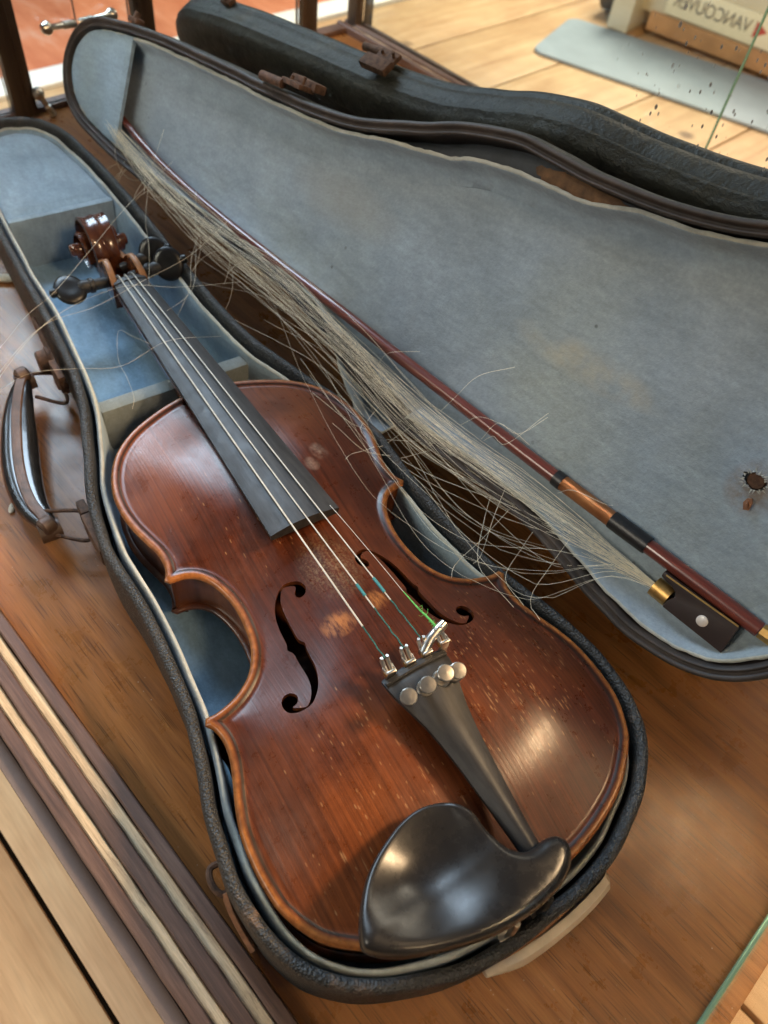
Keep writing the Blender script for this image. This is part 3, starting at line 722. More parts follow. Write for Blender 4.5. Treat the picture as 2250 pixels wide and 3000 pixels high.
# felt lining with coved, ragged edge
def lin_off(p):
    x, y = p; o_ = 9.0 + .8 * nz(x * .05, y * .05, 1); z_ = 4.5 + 1.2 * nz(x * .06, y * .06, 6)
    if y > 30:       # torn top edge
        k = max(0, 1 - abs(x - 278) / 92.) ; o_ += 9.5 * min(1, k * 1.7) * (1.0 + .16 * nz(x * .035, 3.3, 2) + .10 * nz(x * .9, 1, 2)); z_ += 1.5 * min(1, k * 1.6)
    if y < -30 and 266 < x < 372:   # sagging flap over the lower rim
        k = min(1, (x - 266) / 9.) * min(1, (372 - x) / 75.); o_ -= 24 * k * (.95 + .2 * nz(x * .07, 8.1, 2)); z_ -= 8.5 * k
    return o_, z_
ofz = np.array([lin_off(p) for p in OUT])
jag = np.array([.8 * nz(p[0] * .6, p[1] * .6, 3) for p in OUT])
loops = []
for t_, zt in ((0, 0), (.8, -.9), (2.2, -.6), (3.0, .6), (4.2, 5.0), (5.6, 9.5), (7.4, 12.8), (10, 15.2), (15, 16.6), (24, 17.0)):
    if zt <= .6: zz = ofz[:, 1] + zt
    else:
        b = np.clip((zt - .6) / 16.4, 0, 1); zz = ofz[:, 1] * (1 - b) + 17.2 * b
    bl_ = max(0, (t_ - 10) / 14.) ** 1.0; ofs = (ofz[:, 0] + t_) * (1 - bl_) + 33.0 * bl_ + jag * max(0, 1 - t_ / 3)
    loops.append(np.c_[inset(OUT, ofs), zz] * MM)
V, F = loft_loops(loops)
inner = inset(OUT, ofz[:, 0] + 24)
v, f, d = fillmesh(inset(OUT, 32.0), step=7)
zc = 17.3 + np.array([.9 * nz(p[0] * .02, p[1] * .02, 9) + .35 * nz(p[0] * .08, p[1] * .08, 9) for p in v]); 
mb = MB(); mb.add(V, F); lo = mb.obj('lid_lining', 'felt_lid', lid, sharp=80)
lo.data.materials.append(M['felt_edge'])
for p in lo.data.polygons:
    if p.index < 2 * nO: p.material_index = 1
mb = MB(); hole = np.array([(68 + 6.0 * math.cos(a) * (1 + .5 * nz(a * 1.7, 1) + .25 * nz(a * 5, 7)), -6 + 4.0 * math.sin(a) * (1 + .5 * nz(a * 1.7, 2) + .25 * nz(a * 5, 9))) for a in np.linspace(0, 2 * math.pi, 34)[:-1]])
v, f, d = fillmesh(inset(OUT, 30.0), holes=[hole], step=7)
dh = dist(v, hole); dm = dist(v, inset(OUT, 30.0))
zc = 17.6 - .45 * np.clip(dm / 6, 0, 1) + np.clip(dm / 25, 0, 1) * (np.array([.9 * nz(p[0] * .02, p[1] * .02, 9) + .35 * nz(p[0] * .08, p[1] * .08, 9) for p in v])) - 1.6 * np.clip(1 - dh / 3, 0, 1)
mb.add(np.c_[v, zc] * MM, f); mb.obj('lid_panel', 'felt_lid', lid)
mb = MB(); mb.lathe([(.0003, 0), (.0048, 0), (.0042, .0010), (.0003, .0012)], (.068, -.006, .0192), (0, 0, -1), 14); mb.obj('hole_washer', 'rust', lid)
mb = MB(); mb.prism([(.0622, -.0200), (.0648, -.0212), (.0668, -.0178), (.0662, -.0150), (.0640, -.0138), (.0626, -.0160)], .0148, .0160, .0004); mb.tube([(.0632, -.0190, .0146), (.0645, -.0172, .0138), (.0655, -.0156, .0147)], .0006, 6); mb.obj('staple', 'rust_bright', lid)
# pale ragged tuft around the hole
V = []; F = []
for a in np.linspace(0, 2 * math.pi, 26)[:-1]:
    r = random.uniform(4.8, 6.2); r2 = r + random.uniform(1.2, 3.6); a2 = a + random.uniform(-.15, .15); k = len(V)
    V += [(68 + r * math.cos(a - .1), -6 + .78 * r * math.sin(a - .1), 15.4), (68 + r * math.cos(a + .1), -6 + .78 * r * math.sin(a + .1), 15.4), (68 + r2 * math.cos(a2), -6 + .78 * r2 * math.sin(a2), random.uniform(14.2, 16.6))]; F.append((k, k + 1, k + 2))
mb = MB(); mb.add(np.array(V) * MM, F); mb.obj('torn_fibres', 'felt_edge', lid, kind='stuff')
# bow-tip pocket
IN = inset(OUT, 9.5); pk = [tuple(p) for p in IN if p[0] > 653]; idx = [i for i, p in enumerate(IN) if p[0] > 653]
poly = np.array([(652, pk[0][1])] + pk + [(650, pk[-1][1])])
v, f, d = fillmesh(poly, step=5)
zt = 2.2 + .8 * np.array([nz(p[0] * .05, p[1] * .05, 4) for p in v]) + 1.5 * np.clip(1 - d / 2.5, 0, 1) ** 2
nV = len(v); V = np.concatenate([np.c_[v, zt], np.c_[v, zt + 3.0]]) * MM
bd = {}
for tri in f:
    for a, b in ((0, 1), (1, 2), (2, 0)):
        e = (tri[a], tri[b])
        if (e[1], e[0]) in bd: del bd[(e[1], e[0])]
        else: bd[e] = 1
F = [tuple(t_) for t_ in f] + [tuple(i + nV for i in t_[::-1]) for t_ in f] + [(a, b, b + nV, a + nV) for a, b in bd]
mb = MB(); mb.add(V, F); mb.obj('bow_pocket', 'felt_blue', lid, sharp=60)
# rusty fittings on the lid rim
mb = MB(); mb.tube([(.483, .0605, -.002), (.460, .0615, -.002)], .0032, 12); mb.box((.443, .0625, -.003), (.462, .0660, .012), .0008); mb.box((.440, .0640, .008), (.466, .0700, .019), .0015)
mb.tube([(.458, .064, .002), (.457, .069, .002)], .0012, 8); mb.tube([(.446, .066, .002), (.445, .071, .002)], .0012, 8); mb.obj('rim_latch', 'rust', lid)
mb = MB(); mb.box((.647, .0520, .000), (.660, .0560, .008), .001); mb.tube([(.654, .055, .004), (.654, .060, .005)], .0028, 10); mb.obj('rim_catch', 'rust', lid)

# ================================================================== VIOLIN
VN = empty('violin', FV, 'old reddish brown violin with worn edges and no bridge, lying in the felt lining', 'violin')
seg1 = [(0, 0), (1, 20), (3, 35), (8, 53), (14, 67), (22, 79), (31, 89), (40, 94.5), (50, 98.5), (61, 100.2), (74, 100.5), (86, 99.4), (98, 96.3), (109, 92.4), (118, 89.4), (126, 88), (132, 88.2), (137, 89.6), (140.5, 92)]
seg2 = [(143.6, 90.4), (143.4, 86), (144.6, 80), (147.5, 72), (155, 62), (167, 55), (181, 52.2), (195, 52.0), (208, 54.8), (215, 58), (220.5, 63), (223, 69), (223.6, 75.5)]
seg3 = [(226.2, 77.6), (230, 75.4), (236, 74), (244, 74.4), (254, 77), (268, 80.6), (282, 82), (296, 80.8), (310, 76.4), (323, 68.8), (335, 56), (344, 39), (350, 22), (352, 10), (352.3, 0)]
hv = np.concatenate([catmull(s, 1.6) for s in (seg1, seg2, seg3)])
hv = hv[(hv[:, 1] > .4)]
VO = np.concatenate([[[0, 0]], hv, [[352.3, 0]], (hv * [1, -1])[::-1]])
FH = np.array([(187.2, 26.3), (184.5, 20.7), (182.8, 20.9), (181.1, 22.4), (178.8, 22.8), (176.9, 21.3), (177.0, 18.8), (179.1, 16.6), (182.1, 16.1), (185.3, 17.4), (187.7, 20.5), (188.9, 24.8), (186.9, 29.2), (182.0, 33.5), (174.7, 36.9), (167.3, 38.4), (157.6, 39.3), (154.8, 40.4), (151.5, 39.0), (143.3, 39.3), (135.2, 39.6), (130.1, 40.6), (124.8, 43.3), (121.3, 47.2), (122.3, 50.0), (124.9, 53.1), (125.4, 50.8), (127.4, 48.9), (130.0, 48.7), (132.6, 50.7), (133.0, 53.5), (130.8, 56.2), (127.2, 57.1), (123.5, 56.0), (121.2, 52.8), (120.4, 48.8), (121.2, 44.4), (126.0, 38.9), (131.2, 35.8), (137.6, 33.7), (144.3, 32.9), (149.8, 32.3), (153.1, 31.5), (156.2, 33.0), (164.3, 32.9), (172.2, 32.3), (180.0, 31.0), (184.6, 28.9)])
FHs = catmull(FH, .9, True)
def arch(d, x=None, H=13.5):
    z = np.where(d < 1.4, -1.3 * (1 - d / 1.4) ** 2, 0.0)
    z = z - 1.25 * np.clip((d - 2.4) / 3.6, 0, 1) ** 1.5 * np.clip((11 - d) / 5.0, 0, 1)
    s = np.clip((d - 6.5) / 46.0, 0, 1)
    e = np.ones_like(d) if x is None else np.sin(np.clip(np.minimum(352 - x, x + 25) / 112., .05, 1) * math.pi / 2) ** .9
    z = z + H * e * np.sin(s * math.pi / 2) ** 1.5
    return z
v, f, d = fillmesh(VO, holes=[FHs, FHs * [1, -1]], step=2.6, rings=(.7, 1.4, 2.4, 3.4, 4.2, 5.0, 6.2, 8.0))
zt = arch(d, v[:, 0])
gs = 1.6; gx = np.arange(-4, 358, gs); gy = np.arange(-106, 106.1, gs); GX, GY = np.meshgrid(gx, gy, indexing='ij'); GP = np.c_[GX.ravel(), GY.ravel()]
gd = dist(GP, VO); gd = np.where(inpoly(GP, VO), gd, 0.0); gz = arch(gd, GP[:, 0]).reshape(GX.shape); gw = np.clip((gd.reshape(GX.shape) - 7.0) / 5, 0, 1)
for _ in range(70):
    av = .25 * (np.roll(gz, 1, 0) + np.roll(gz, -1, 0) + np.roll(gz, 1, 1) + np.roll(gz, -1, 1)); gz = gz + gw * .9 * (av - gz)
def topz(P, dd):
    fx = np.clip((P[:, 0] - gx[0]) / gs, 0, len(gx) - 2.001); fy = np.clip((P[:, 1] - gy[0]) / gs, 0, len(gy) - 2.001); ix = fx.astype(int); iy = fy.astype(int); u = fx - ix; w2_ = fy - iy
    zz_ = gz[ix, iy] * (1 - u) * (1 - w2_) + gz[ix + 1, iy] * u * (1 - w2_) + gz[ix, iy + 1] * (1 - u) * w2_ + gz[ix + 1, iy + 1] * u * w2_
    b_ = np.clip((dd - 7) / 4, 0, 1); return arch(dd, P[:, 0]) * (1 - b_) + zz_ * b_
zt = topz(v, d)
TOPV, TOPZ = v, zt
top = mesh_obj('top_plate', np.c_[v, zt] * MM, f, 'varnish_top', VN, attrs={'edge_mm': np.clip(d, 0, 10) / 10})
# plate edge, overhang and f-hole walls as part of the plate
def strip(loops, name, mat, par, attr=None):
    V, F = loft_loops(loops); o = mesh_obj(name, V, F, mat, par, attrs={'edge_mm': np.full(len(V), .2)} if attr else None); return fixn(o)
nvo = len(VO)
strip([np.c_[inset(VO, a), np.full(nvo, z)] * MM for a, z in ((0.0, -1.3), (-.35, -2.0), (-.3, -3.0), (.2, -3.7), (2.8, -4.1))], 'plate_edge', 'varnish_top', top, True)
for s in (1, -1):
    H = FHs * [1, s]; zz = topz(H, dist(H, VO))
    strip([np.c_[H, zz - .02] * MM, np.c_[H, zz - 3.4] * MM], 'sound_hole_wall', 'varnish_rib', top)
RB = inset(VO, 2.9)
strip([np.c_[RB, np.full(nvo, z)] * MM for z in (-3.9, -12, -24, -33.6)], 'rib', 'varnish_rib', VN)
bk = strip([np.c_[inset(VO, a), np.full(nvo, z)] * MM for a, z in ((3.2, -33.4), (.2, -33.6), (-.3, -34.4), (-.2, -36), (.8, -37.2), (4, -37.4), (9, -37.2))], 'back_edge', 'varnish_rib', VN)
v, f, d = fillmesh(inset(VO, 3.0), step=7); mb = MB(); mb.add(np.c_[v, -37.3 - 10 * np.sin(np.clip((d - 4) / 45, 0, 1) * math.pi / 2) ** 1.5] * MM, f); mb.obj('back_plate', 'varnish_rib', VN)
# fingerboard + nut + neck
FX0, FX1 = 211., 481.
def fbz(x): return 22.0 + (x - FX0) / (FX1 - FX0) * (-3.6 - 22.0)
def fbw(x): return 21.2 + (x - FX0) / (FX1 - FX0) * (12.0 - 21.2)
V = []; F = []; nx = 40; ny = 12
for i in range(nx + 1):
    x = FX0 + (FX1 - FX0) * i / nx; w_ = fbw(x); z = fbz(x)
    row = []
    for j in range(ny + 1):
        y = w_ * (2 * j / ny - 1); row.append((x, y, z + 3.6 * (w_ / 21.2) * (1 - (y / w_) ** 2)))
    row += [(x, w_ + .05, z - .8), (x, w_ - .5, z - 4.4), (x, -w_ + .5, z - 4.4), (x, -w_ - .05, z - .8)]
    V += row
k = ny + 5
for i in range(nx):
    for j in range(k): F.append((i * k + j, i * k + (j + 1) % k, (i + 1) * k + (j + 1) % k, (i + 1) * k + j))
F.append(tuple(range(k))); F.append(tuple(nx * k + j for j in range(k))[::-1])
mb = MB(); mb.add(np.array(V) * MM, F); o = mb.obj('fingerboard', 'ebony', VN, sharp=28)
mb = MB(); V = []; F = []
for x in (481.1, 483.0, 486.2):
    for j in range(9):
        y = 12.0 * (2 * j / 8 - 1); V.append((x, y, -2.9 + (.4 if x > 482 else .1) + 2.0 * (1 - (y / 12) ** 2) - (.8 if x > 486 else 0)))
    V += [(x, 12, -8), (x, -12, -8)]
k = 11
for i in range(2):
    for j in range(k): F.append((i * k + j, i * k + (j + 1) % k, (i + 1) * k + (j + 1) % k, (i + 1) * k + j))
F.append(tuple(range(k))); F.append(tuple(2 * k + j for j in range(k))[::-1]); mb.add(np.array(V) * MM, F); mb.obj('nut', 'ebony', VN, sharp=30)
# neck: half round, with heel into the body
V = []; F = []; k = 16; N = 26
for i in range(N + 1):
    u = i / N; x = 344 + (486 - 344) * u; w_ = fbw(x) + .2; zt_ = fbz(x) - 4.2
    dep = 14 + 4 * (1 - u) + 24 * max(0, 1 - u / .16) ** 1.6 + 5 * max(0, (u - .86) / .14) ** 1.5
    for j in range(k):
        a = math.pi * j / (k - 1); ca = math.cos(a); V.append((x, w_ * math.copysign(abs(ca) ** .55, ca), zt_ - dep * math.sin(a) ** .9))
for i in range(N):
    for j in range(k): F.append((i * k + j, i * k + (j + 1) % k, (i + 1) * k + (j + 1) % k, (i + 1) * k + j))
F.append(tuple(range(k))); F.append(tuple(N * k + j for j in range(k))[::-1])
mb = MB(); mb.add(np.array(V) * MM, F); mb.obj('neck', 'varnish_neck', VN)
# pegbox: two cheeks and floor, tapering to the scroll
PB = mesh_obj('pegbox', [], [], None, VN)
for s in (1, -1):
    V = []; F = []; N = 22
    for i in range(N + 1):
        u = i / N; x = 482 + 58 * u; yo = 13.6 - 4.0 * u; yi = yo - 4.7
        zt_ = -3.6 + 8.0 * math.sin(math.pi * min(1, u / .58)) ** .8 - 15 * max(0, u - .40)
        zb = -24 - 7 * u + 2 * u * u
        V += [(x, s * yo, zb), (x, s * yo, zt_ - .8), (x, s * (yo - .8), zt_), (x, s * (yi + .8), zt_), (x, s * yi, zt_ - .8), (x, s * yi, zb)]
    for i in range(N):
        for j in range(6): F.append((i * 6 + j, i * 6 + (j + 1) % 6, (i + 1) * 6 + (j + 1) % 6, (i + 1) * 6 + j))
    F.append(tuple(range(6))); F.append(tuple(N * 6 + j for j in range(6))[::-1])
    mb = MB(); mb.add(np.array(V) * MM, F); o = mb.obj('cheek', 'varnish_neck', PB, sharp=50); o.data.materials.append(M['bare_maple'])
    for p in o.data.polygons:
        if p.normal.z > .45: p.material_index = 1
mb = MB(); mb.add(np.array([(484, -10, -26), (484, 10, -26), (545, 6, -33), (545, -6, -33), (484, -10, -19), (484, 10, -19), (545, 6, -24), (545, -6, -24)]) * MM, [(0, 1, 2, 3), (4, 5, 6, 7), (0, 1, 5, 4), (1, 2, 6, 5), (2, 3, 7, 6), (3, 0, 4, 7)]); mb.obj('pegbox_floor', 'varnish_neck', PB, False)
# scroll: a fluted band wound into a volute, widening towards the eyes
V = []; F = []; N = 150; cx, cz = 549., -13.5; k = 13
for i in range(N + 1):
    u = i / N; a = math.radians(215) - u * math.radians(830)      # unwinds over the top
    r = 26.0 * math.exp(-1.55 * u); hwid = 9.4 + 11.5 * u ** 1.35; th = (8.2 if u < .25 else 8.2) * math.exp(-.95 * u)
    ca, sa = math.cos(a), math.sin(a)
    prof = [(-1, -1), (-1, -.1), (-.99, .72), (-.93, 1.0), (-.72, .86), (-.45, .74), (-.18, .84), (0, 1.04), (.18, .84), (.45, .74), (.72, .86), (.93, 1.0), (1, .3)]
    for yy, rr in prof:
        R_ = r + th * .5 * rr; V.append((cx + R_ * ca, hwid * yy + 2.0, cz + R_ * sa))
for i in range(N):
    for j in range(k): F.append((i * k + j, i * k + (j + 1) % k, (i + 1) * k + (j + 1) % k, (i + 1) * k + j))
F.append(tuple(range(k))); F.append(tuple(N * k + j for j in range(k))[::-1])
mb = MB(); mb.add(np.array(V) * MM, F); mb.obj('scroll', 'varnish_neck', VN, sharp=45)
mb = MB(); mb.lathe([(.001, -.0225), (.0042, -.0225), (.0048, -.0215), (.0058, 0), (.0048, .0215), (.0042, .0225), (.001, .0225)], (cx * MM, .002, cz * MM), (0, 1, 0), 18); mb.obj('scroll_eye', 'varnish_neck', VN)
# pegs
def peg(x, z, s, y_head, tilt, dx):
    P = mesh_obj('peg', [], [], None, VN)
    p0 = Vector((x, s * 4, z)) * MM; p1 = Vector((x + dx, s * y_head, z + tilt)) * MM; ax = (p1 - p0).normalized(); L = (p1 - p0).length
    mb = MB(); mb.lathe([(.0005, 0), (.0036, 0), (.0043, L - .018), (.0056, L - .017), (.0056, L - .0145), (.0046, L - .014), (.0052, L - .010), (.0036, L - .006), (.0010, L - .004)], p0, ax, 16); mb.obj('shaft', 'ebony', P)
    bm = bmesh.new(); bmesh.ops.create_uvsphere(bm, u_segments=26, v_segments=16, radius=1)
    for q in bm.verts:
        c = q.co; t_ = 1 - .42 * math.exp(-((math.hypot(c.x, c.y)) / .6) ** 2)   # thumb hollows
        q.co = Vector((c.x * 12.8, c.y * 11.6, c.z * 4.2 * t_)) * MM
    a = ax; n_ = Vector((-.35, 0, 1)).normalized() if s > 0 else Vector((-.72, .2, .6)).normalized(); n_ = (n_ - a * n_.dot(a)).normalized(); b = n_.cross(a)
    mt = Matrix((b, a, n_)).transposed().to_4x4(); mt.translation = p1
    mb = MB(); mb.bm(bm, mt); mb.obj('head', 'peg_black', P)
    mb = MB(); mb.lathe([(.0005, -.001), (.003, -.001), (.0036, .001), (.003, .0032), (.0005, .004)], p1 + a * .0110, a, 12); mb.obj('pip', 'peg_black', P)
peg(496, -10, 1, 41, 3, -2); peg(496, -10, -1, 32, 10, -10); peg(514, -14, -1, 28, 11, -8)
# tailpiece
TC = -3.0
V = []; F = []; secs = [(109.5, 16.8, 25.5), (108.5, 17.6, 26.2), (102, 17.4, 28.0), (98, 16.8, 28.0), (93, 15.4, 27.8), (86, 13.4, 27.3), (79, 11.5, 26.6), (69, 9.7, 25.6), (57, 8.2, 24.4), (44, 7.0, 23.0), (30, 5.8, 21.6), (18, 4.9, 20.4), (11, 4.6, 19.6)]
k = 13
for x, w_, z in secs:
    cy = TC - .2 * (104 - x) / 104
    for j in range(9):
        y = w_ * (1 - 2 * j / 8.); crown = 3.4 if x < 100 else 3.0
        V.append((x, cy + y, z + crown * (1 - abs(y / w_) ** 1.7)))
    V += [(x, cy - w_, z - 2.4), (x, cy - w_ * .7, z - 4.4), (x, cy + w_ * .7, z - 4.4), (x, cy + w_, z - 2.4)]
for i in range(len(secs) - 1):
    for j in range(k): F.append((i * k + j, i * k + (j + 1) % k, (i + 1) * k + (j + 1) % k, (i + 1) * k + j))
F.append(tuple(range(k))); F.append(tuple((len(secs) - 1) * k + j for j in range(k))[::-1])
mb = MB(); mb.add(np.array(V) * MM, F); TP = mb.obj('tailpiece', 'ebony', VN, sharp=50)
mb = MB(); V = []; F = []
for x, dz in ((107.6, 0), (107.4, 1.5), (105.4, 1.9), (104.6, 1.3), (104.4, -.2)):
    for j in range(11):
        y = 17.3 * (1 - 2 * j / 10.); V.append((x, TC + y, 26.9 + 3.1 * (1 - abs(y / 18.) ** 1.7) + dz))
for i in range(4):
    for j in range(10): F.append((i * 11 + j, i * 11 + j + 1, (i + 1) * 11 + j + 1, (i + 1) * 11 + j))
mb.add(np.array(V) * MM, F); mb.obj('string_bar', 'ebony', TP, sharp=40)
hooks = [(115.0, 10.0), (115.2, -1.0), (116, -11.), (115.6, -20.6)]; heads = [(92.0, 12.0, 39.5), (92.2, 1.4, 40.5), (92.8, -8.8, 41.5), (91.8, -15.8, 38.5)]
bases = [(94.6, 10.2), (94.6, -.4), (95.0, -9.6), (94.2, -17.0)]
for i in range(4):
    T_ = mesh_obj('fine_tuner', [], [], None, TP)
    hx, hy = hooks[i]; sx, sy, sz_ = heads[i]; bx, by = bases[i]
    p0 = Vector((bx, by, 29.4)) * MM; p1 = Vector((sx, sy, sz_)) * MM; ax = (p1 - p0).normalized(); L = (p1 - p0).length
    mb = MB(); mb.lathe([(.0004, -.002), (.0015, -.002), (.0015, L - .003), (.0026, L - .0030), (.0039, L - .0026), (.0041, L - .0018), (.0041, L - .0004), (.0037, L), (.0004, L + .0003)], p0, ax, 22); mb.obj('screw_head', 'nickel', T_)
    if i != 0:
        mb = MB(); mb.lathe([(.0004, 0), (.0040, 0), (.0043, .0008), (.0043, .0022), (.0036, .0030), (.0018, .0031)], p0 - ax * .0005, ax, 20); mb.obj('collar_nut', 'nickel', T_)
    zb = 31.8 + (2.0 if i == 3 else 0)
    mb = MB()
    # bracket plates and forked hook in front of the bar
    mb.box(((107.8) * MM, (hy - 2.6) * MM, (zb - 9) * MM), ((109.2) * MM, (hy + 2.6) * MM, (zb + 1.5) * MM), .0004)
    mb.box(((108.5) * MM, (hy - 2.9) * MM, (zb - 3.5) * MM), ((112.5) * MM, (hy - 2.0) * MM, (zb + .6) * MM), .0003)
    mb.box(((108.5) * MM, (hy + 2.0) * MM, (zb - 3.5) * MM), ((112.5) * MM, (hy + 2.9) * MM, (zb + .6) * MM), .0003)
    mb.obj('bracket', 'nickel', T_)
    mb = MB()
    for s in (-1.5, 1.5): mb.tube([Vector(q) * MM for q in ((109, hy + s, zb - 1.5), (112.5, hy + s, zb + .2), (115.2, hy + s, zb + 2.2), (115.6, hy + s, zb + 4.0))], [.0011, .0012, .0011, .0008], 8)
    mb.obj('hook', 'nickel', T_)
    mb = MB(); mb.tube([Vector(q) * MM for q in ((109.3, hy - 3.0, zb - 1.2), (109.3, hy + 3.0, zb - 1.2))], .0013, 8); mb.obj('pivot_pin', 'brass', T_)
# the loose fourth tuner lever sticks out sideways
mb = MB(); mb.tube([Vector(q) * MM for q in ((110, -9.5, 31), (113.5, -15, 33.5), (116.0, -22.5, 35.0), (116.8, -25.6, 35.4))], [.0024, .0026, .0027, .0024], 12); mb.obj('loose_lever', 'nickel', TP)
# strings
nuts = [(485.0, 6.6), (484.6, 1.6), (484.0, -3.8)]
for i in range(3):
    hx, hy = hooks[i]; z1 = 35.2; a = Vector((nuts[i][0], nuts[i][1], .35)); b = Vector((hx, hy, z1))
    tl = (.945, .928, .930)[i]
    P = [a.lerp(b, u) for u in np.linspace(0, tl, 30)]
    S_ = mesh_obj('string', [], [], None, VN)
    mb = MB(); mb.tube([p * MM for p in [Vector((493, nuts[i][1] * .8, -7)), Vector((487.5, nuts[i][1], -.6))] + P], (.00052, .00043, .00040)[i], 8); mb.obj('winding', 'string_metal', S_)
    Q = [a.lerp(b, u) + Vector((0, .35 * nz(u * 90, i), .35 * nz(u * 90, i + 5))) for u in np.linspace(tl, 1, 26)]
    mb = MB(); mb.tube([p * MM for p in Q], [(.00040 + .0001 * nz(j * .9, i)) for j in range(26)], 8); mb.obj('thread_end', 'thread_green', S_)
    if i:
        u0, u1 = ((.883, .905), (.887, .915))[i - 1]
        mb = MB(); mb.tube([a.lerp(b, u) * MM for u in np.linspace(u0, u1, 4)], .00085, 10); mb.obj('sleeve', 'sleeve_teal', S_)
# broken fourth string: frayed bright green end with a thin wire leading to the fingerboard
S_ = mesh_obj('broken_string', [], [], None, VN)
a = Vector((115.5, -20.6, 36.5)); b = Vector((144, -20.0, 30.0)); Q = catmull(np.array([tuple(a), (122, -20.6, 35), (131, -20.2, 32.6), tuple(b)]), 1.0)
mb = MB(); mb.tube([Vector(q) * MM for q in Q], [.00062 * (1 - .75 * j / len(Q)) + .0001 for j in range(len(Q))], 8); mb.obj('frayed_end', 'thread_bright', S_)
mb = MB()
for j in range(34):
    u = random.random() ** 1.5; p = a.lerp(b, u * .75); q = p + Vector((random.uniform(-2.2, 3.0), random.gauss(0, 1.3), random.gauss(0, 1.1)))
    mb.tube([p * MM, ((p + q) / 2 + Vector((0, random.gauss(0, .4), random.gauss(0, .4)))) * MM, q * MM], .00009, 4)
mb.obj('frayed_fibres', 'thread_bright', S_, kind='stuff')
Q = catmull(np.array([(143, -20.0, 30), (160, -19.5, 28.5), (180, -18.5, 27.), (200, -17.2, 26), (213, -16.2, 25)]), 3)
mb = MB(); mb.tube([Vector(q) * MM for q in Q], .00016, 5); mb.obj('wire', 'string_metal', S_)
# chin rest
CR = np.array([(48.2, 20.5), (43.6, 15), (37.2, 12), (29.6, 11.5), (23.6, 10), (17.6, 7.5), (13.6, 3), (12.6, -2), (13.1, -8), (11.6, -13.5), (6.6, -16), (.6, -13), (-4, -5), (-6.2, 7), (-6.2, 22), (-4, 36.5), (1, 52.5), (7, 67.5), (13, 76.5), (17.6, 80), (22.6, 78.5), (30.6, 73), (39.6, 64), (45.6, 54), (50.2, 41.5), (51.2, 30.5)], float)
CR = catmull(CR, 1.6, True)
v, f, d = fillmesh(CR, step=2.4, rings=(.5, 1.2, 2.2, 3.5, 5.0))
x, y = v[:, 0], v[:, 1]
lift = 33.5 + 2.0 * np.clip((y - 10) / 60, 0, 1)
edge = -5.2 * (1 - np.sqrt(np.clip(1 - (1 - np.clip(d / 5.2, 0, 1)) ** 2, 0, 1)))
edge2 = -2.2 * (1 - np.sqrt(np.clip(1 - (1 - np.clip(d / 2.2, 0, 1)) ** 2, 0, 1)))
wgt = np.clip((y - 8) / 12, 0, 1); sharp_ = np.clip((x - 16) / 14, 0, 1) * wgt + .0
ez = edge * (1 - sharp_) + edge2 * sharp_
dish = -11.0 * np.exp(-(((x - 27) / 21.) ** 2 + ((y - 42) / 25.) ** 2) ** 1.15) - 6.0 * np.clip((x - 20) / 28, 0, 1) * wgt
hump = -2.5 * np.clip((18 - y) / 30, 0, 1)
zt = lift + ez + dish + hump
bd = {}
for tri in f:
    for a, b in ((0, 1), (1, 2), (2, 0)):
        e = (tri[a], tri[b])
        if (e[1], e[0]) in bd: del bd[(e[1], e[0])]
        else: bd[e] = 1
nV = len(v); bidx = sorted(set(i for e in bd for i in e)); remap = {}
V = list(np.c_[v, zt]); F = [tuple(t_) for t_ in f]
cen = CR.mean(0)
levels = ((-.2, 2.0), (.3, 4.5), (1.6, 8.0), (4.0, 11.0))
prev = {i: i for i in bidx}
bz = {i: zt[i] for i in bidx}
# inward normals on boundary by projecting on the loop
Ls = [inset(CR, a_) for a_, _ in levels]
key = {tuple(np.round(p, 3)): i for i, p in enumerate(CR)}
for li, (a_, dz) in enumerate(levels):
    cur = {}
    for i in bidx:
        j = key.get(tuple(np.round(v[i], 3)))
        p = Ls[li][j] if j is not None else v[i]
        cur[i] = len(V); V.append((p[0], p[1], max(bz[i] - dz - (1.5 if v[i][1] > 20 else 0), 15.5)))
    for a, b in bd: F.append((prev[a], prev[b], cur[b], cur[a]))
    prev = cur
mb = MB(); mb.add(np.array(V) * MM, F); CHN = mb.obj('chin_rest', 'ebony_chin', VN, sharp=75)
mb = MB(); v2, f2, d2 = fillmesh(inset(CR, 3.8), step=5); mb.add(np.c_[v2, np.full(len(v2), 17.0)] * MM, f2); mb.obj('chin_rest_underside', 'ebony_chin', CHN)
for yy in (2., 20.):
    mb = MB(); mb.tube([(-.0062, yy * MM, .020), (-.0075, yy * MM, .008), (-.0075, yy * MM, -.030), (-.003, yy * MM, -.038)], .0016, 10); mb.lathe([(.0005, 0), (.0034, 0), (.0034, .016), (.0005, .016)], (-.0075, yy * MM, -.020), (0, 0, 1), 14); mb.obj('clamp', 'shell_dark' if yy < 10 else 'nickel', CHN)
for yy in (10., 46.):
    mb = MB(); mb.box((.002, (yy - 7) * MM, -.0008), (.014, (yy + 7) * MM, .018), .001); mb.obj('foot', 'ebony', CHN)
mb = MB(); mb.lathe([(.0005, 0), (.0045, 0), (.0045, .002), (.0035, .006), (.0022, .007), (.0028, .011), (.0005, .012)], (.002, -.002, -.016), (-1, 0, 0), 14); mb.obj('end_button', 'ebony', VN)
mb = MB(); mb.tube([Vector(q) * MM for q in ((16, TC, 17.5), (8, TC + .5, 14), (0, -2.5, 2), (-6, -2, -10), (-8, -2, -15))], .0013, 8); mb.obj('tail_gut', 'frog_ebony', VN)

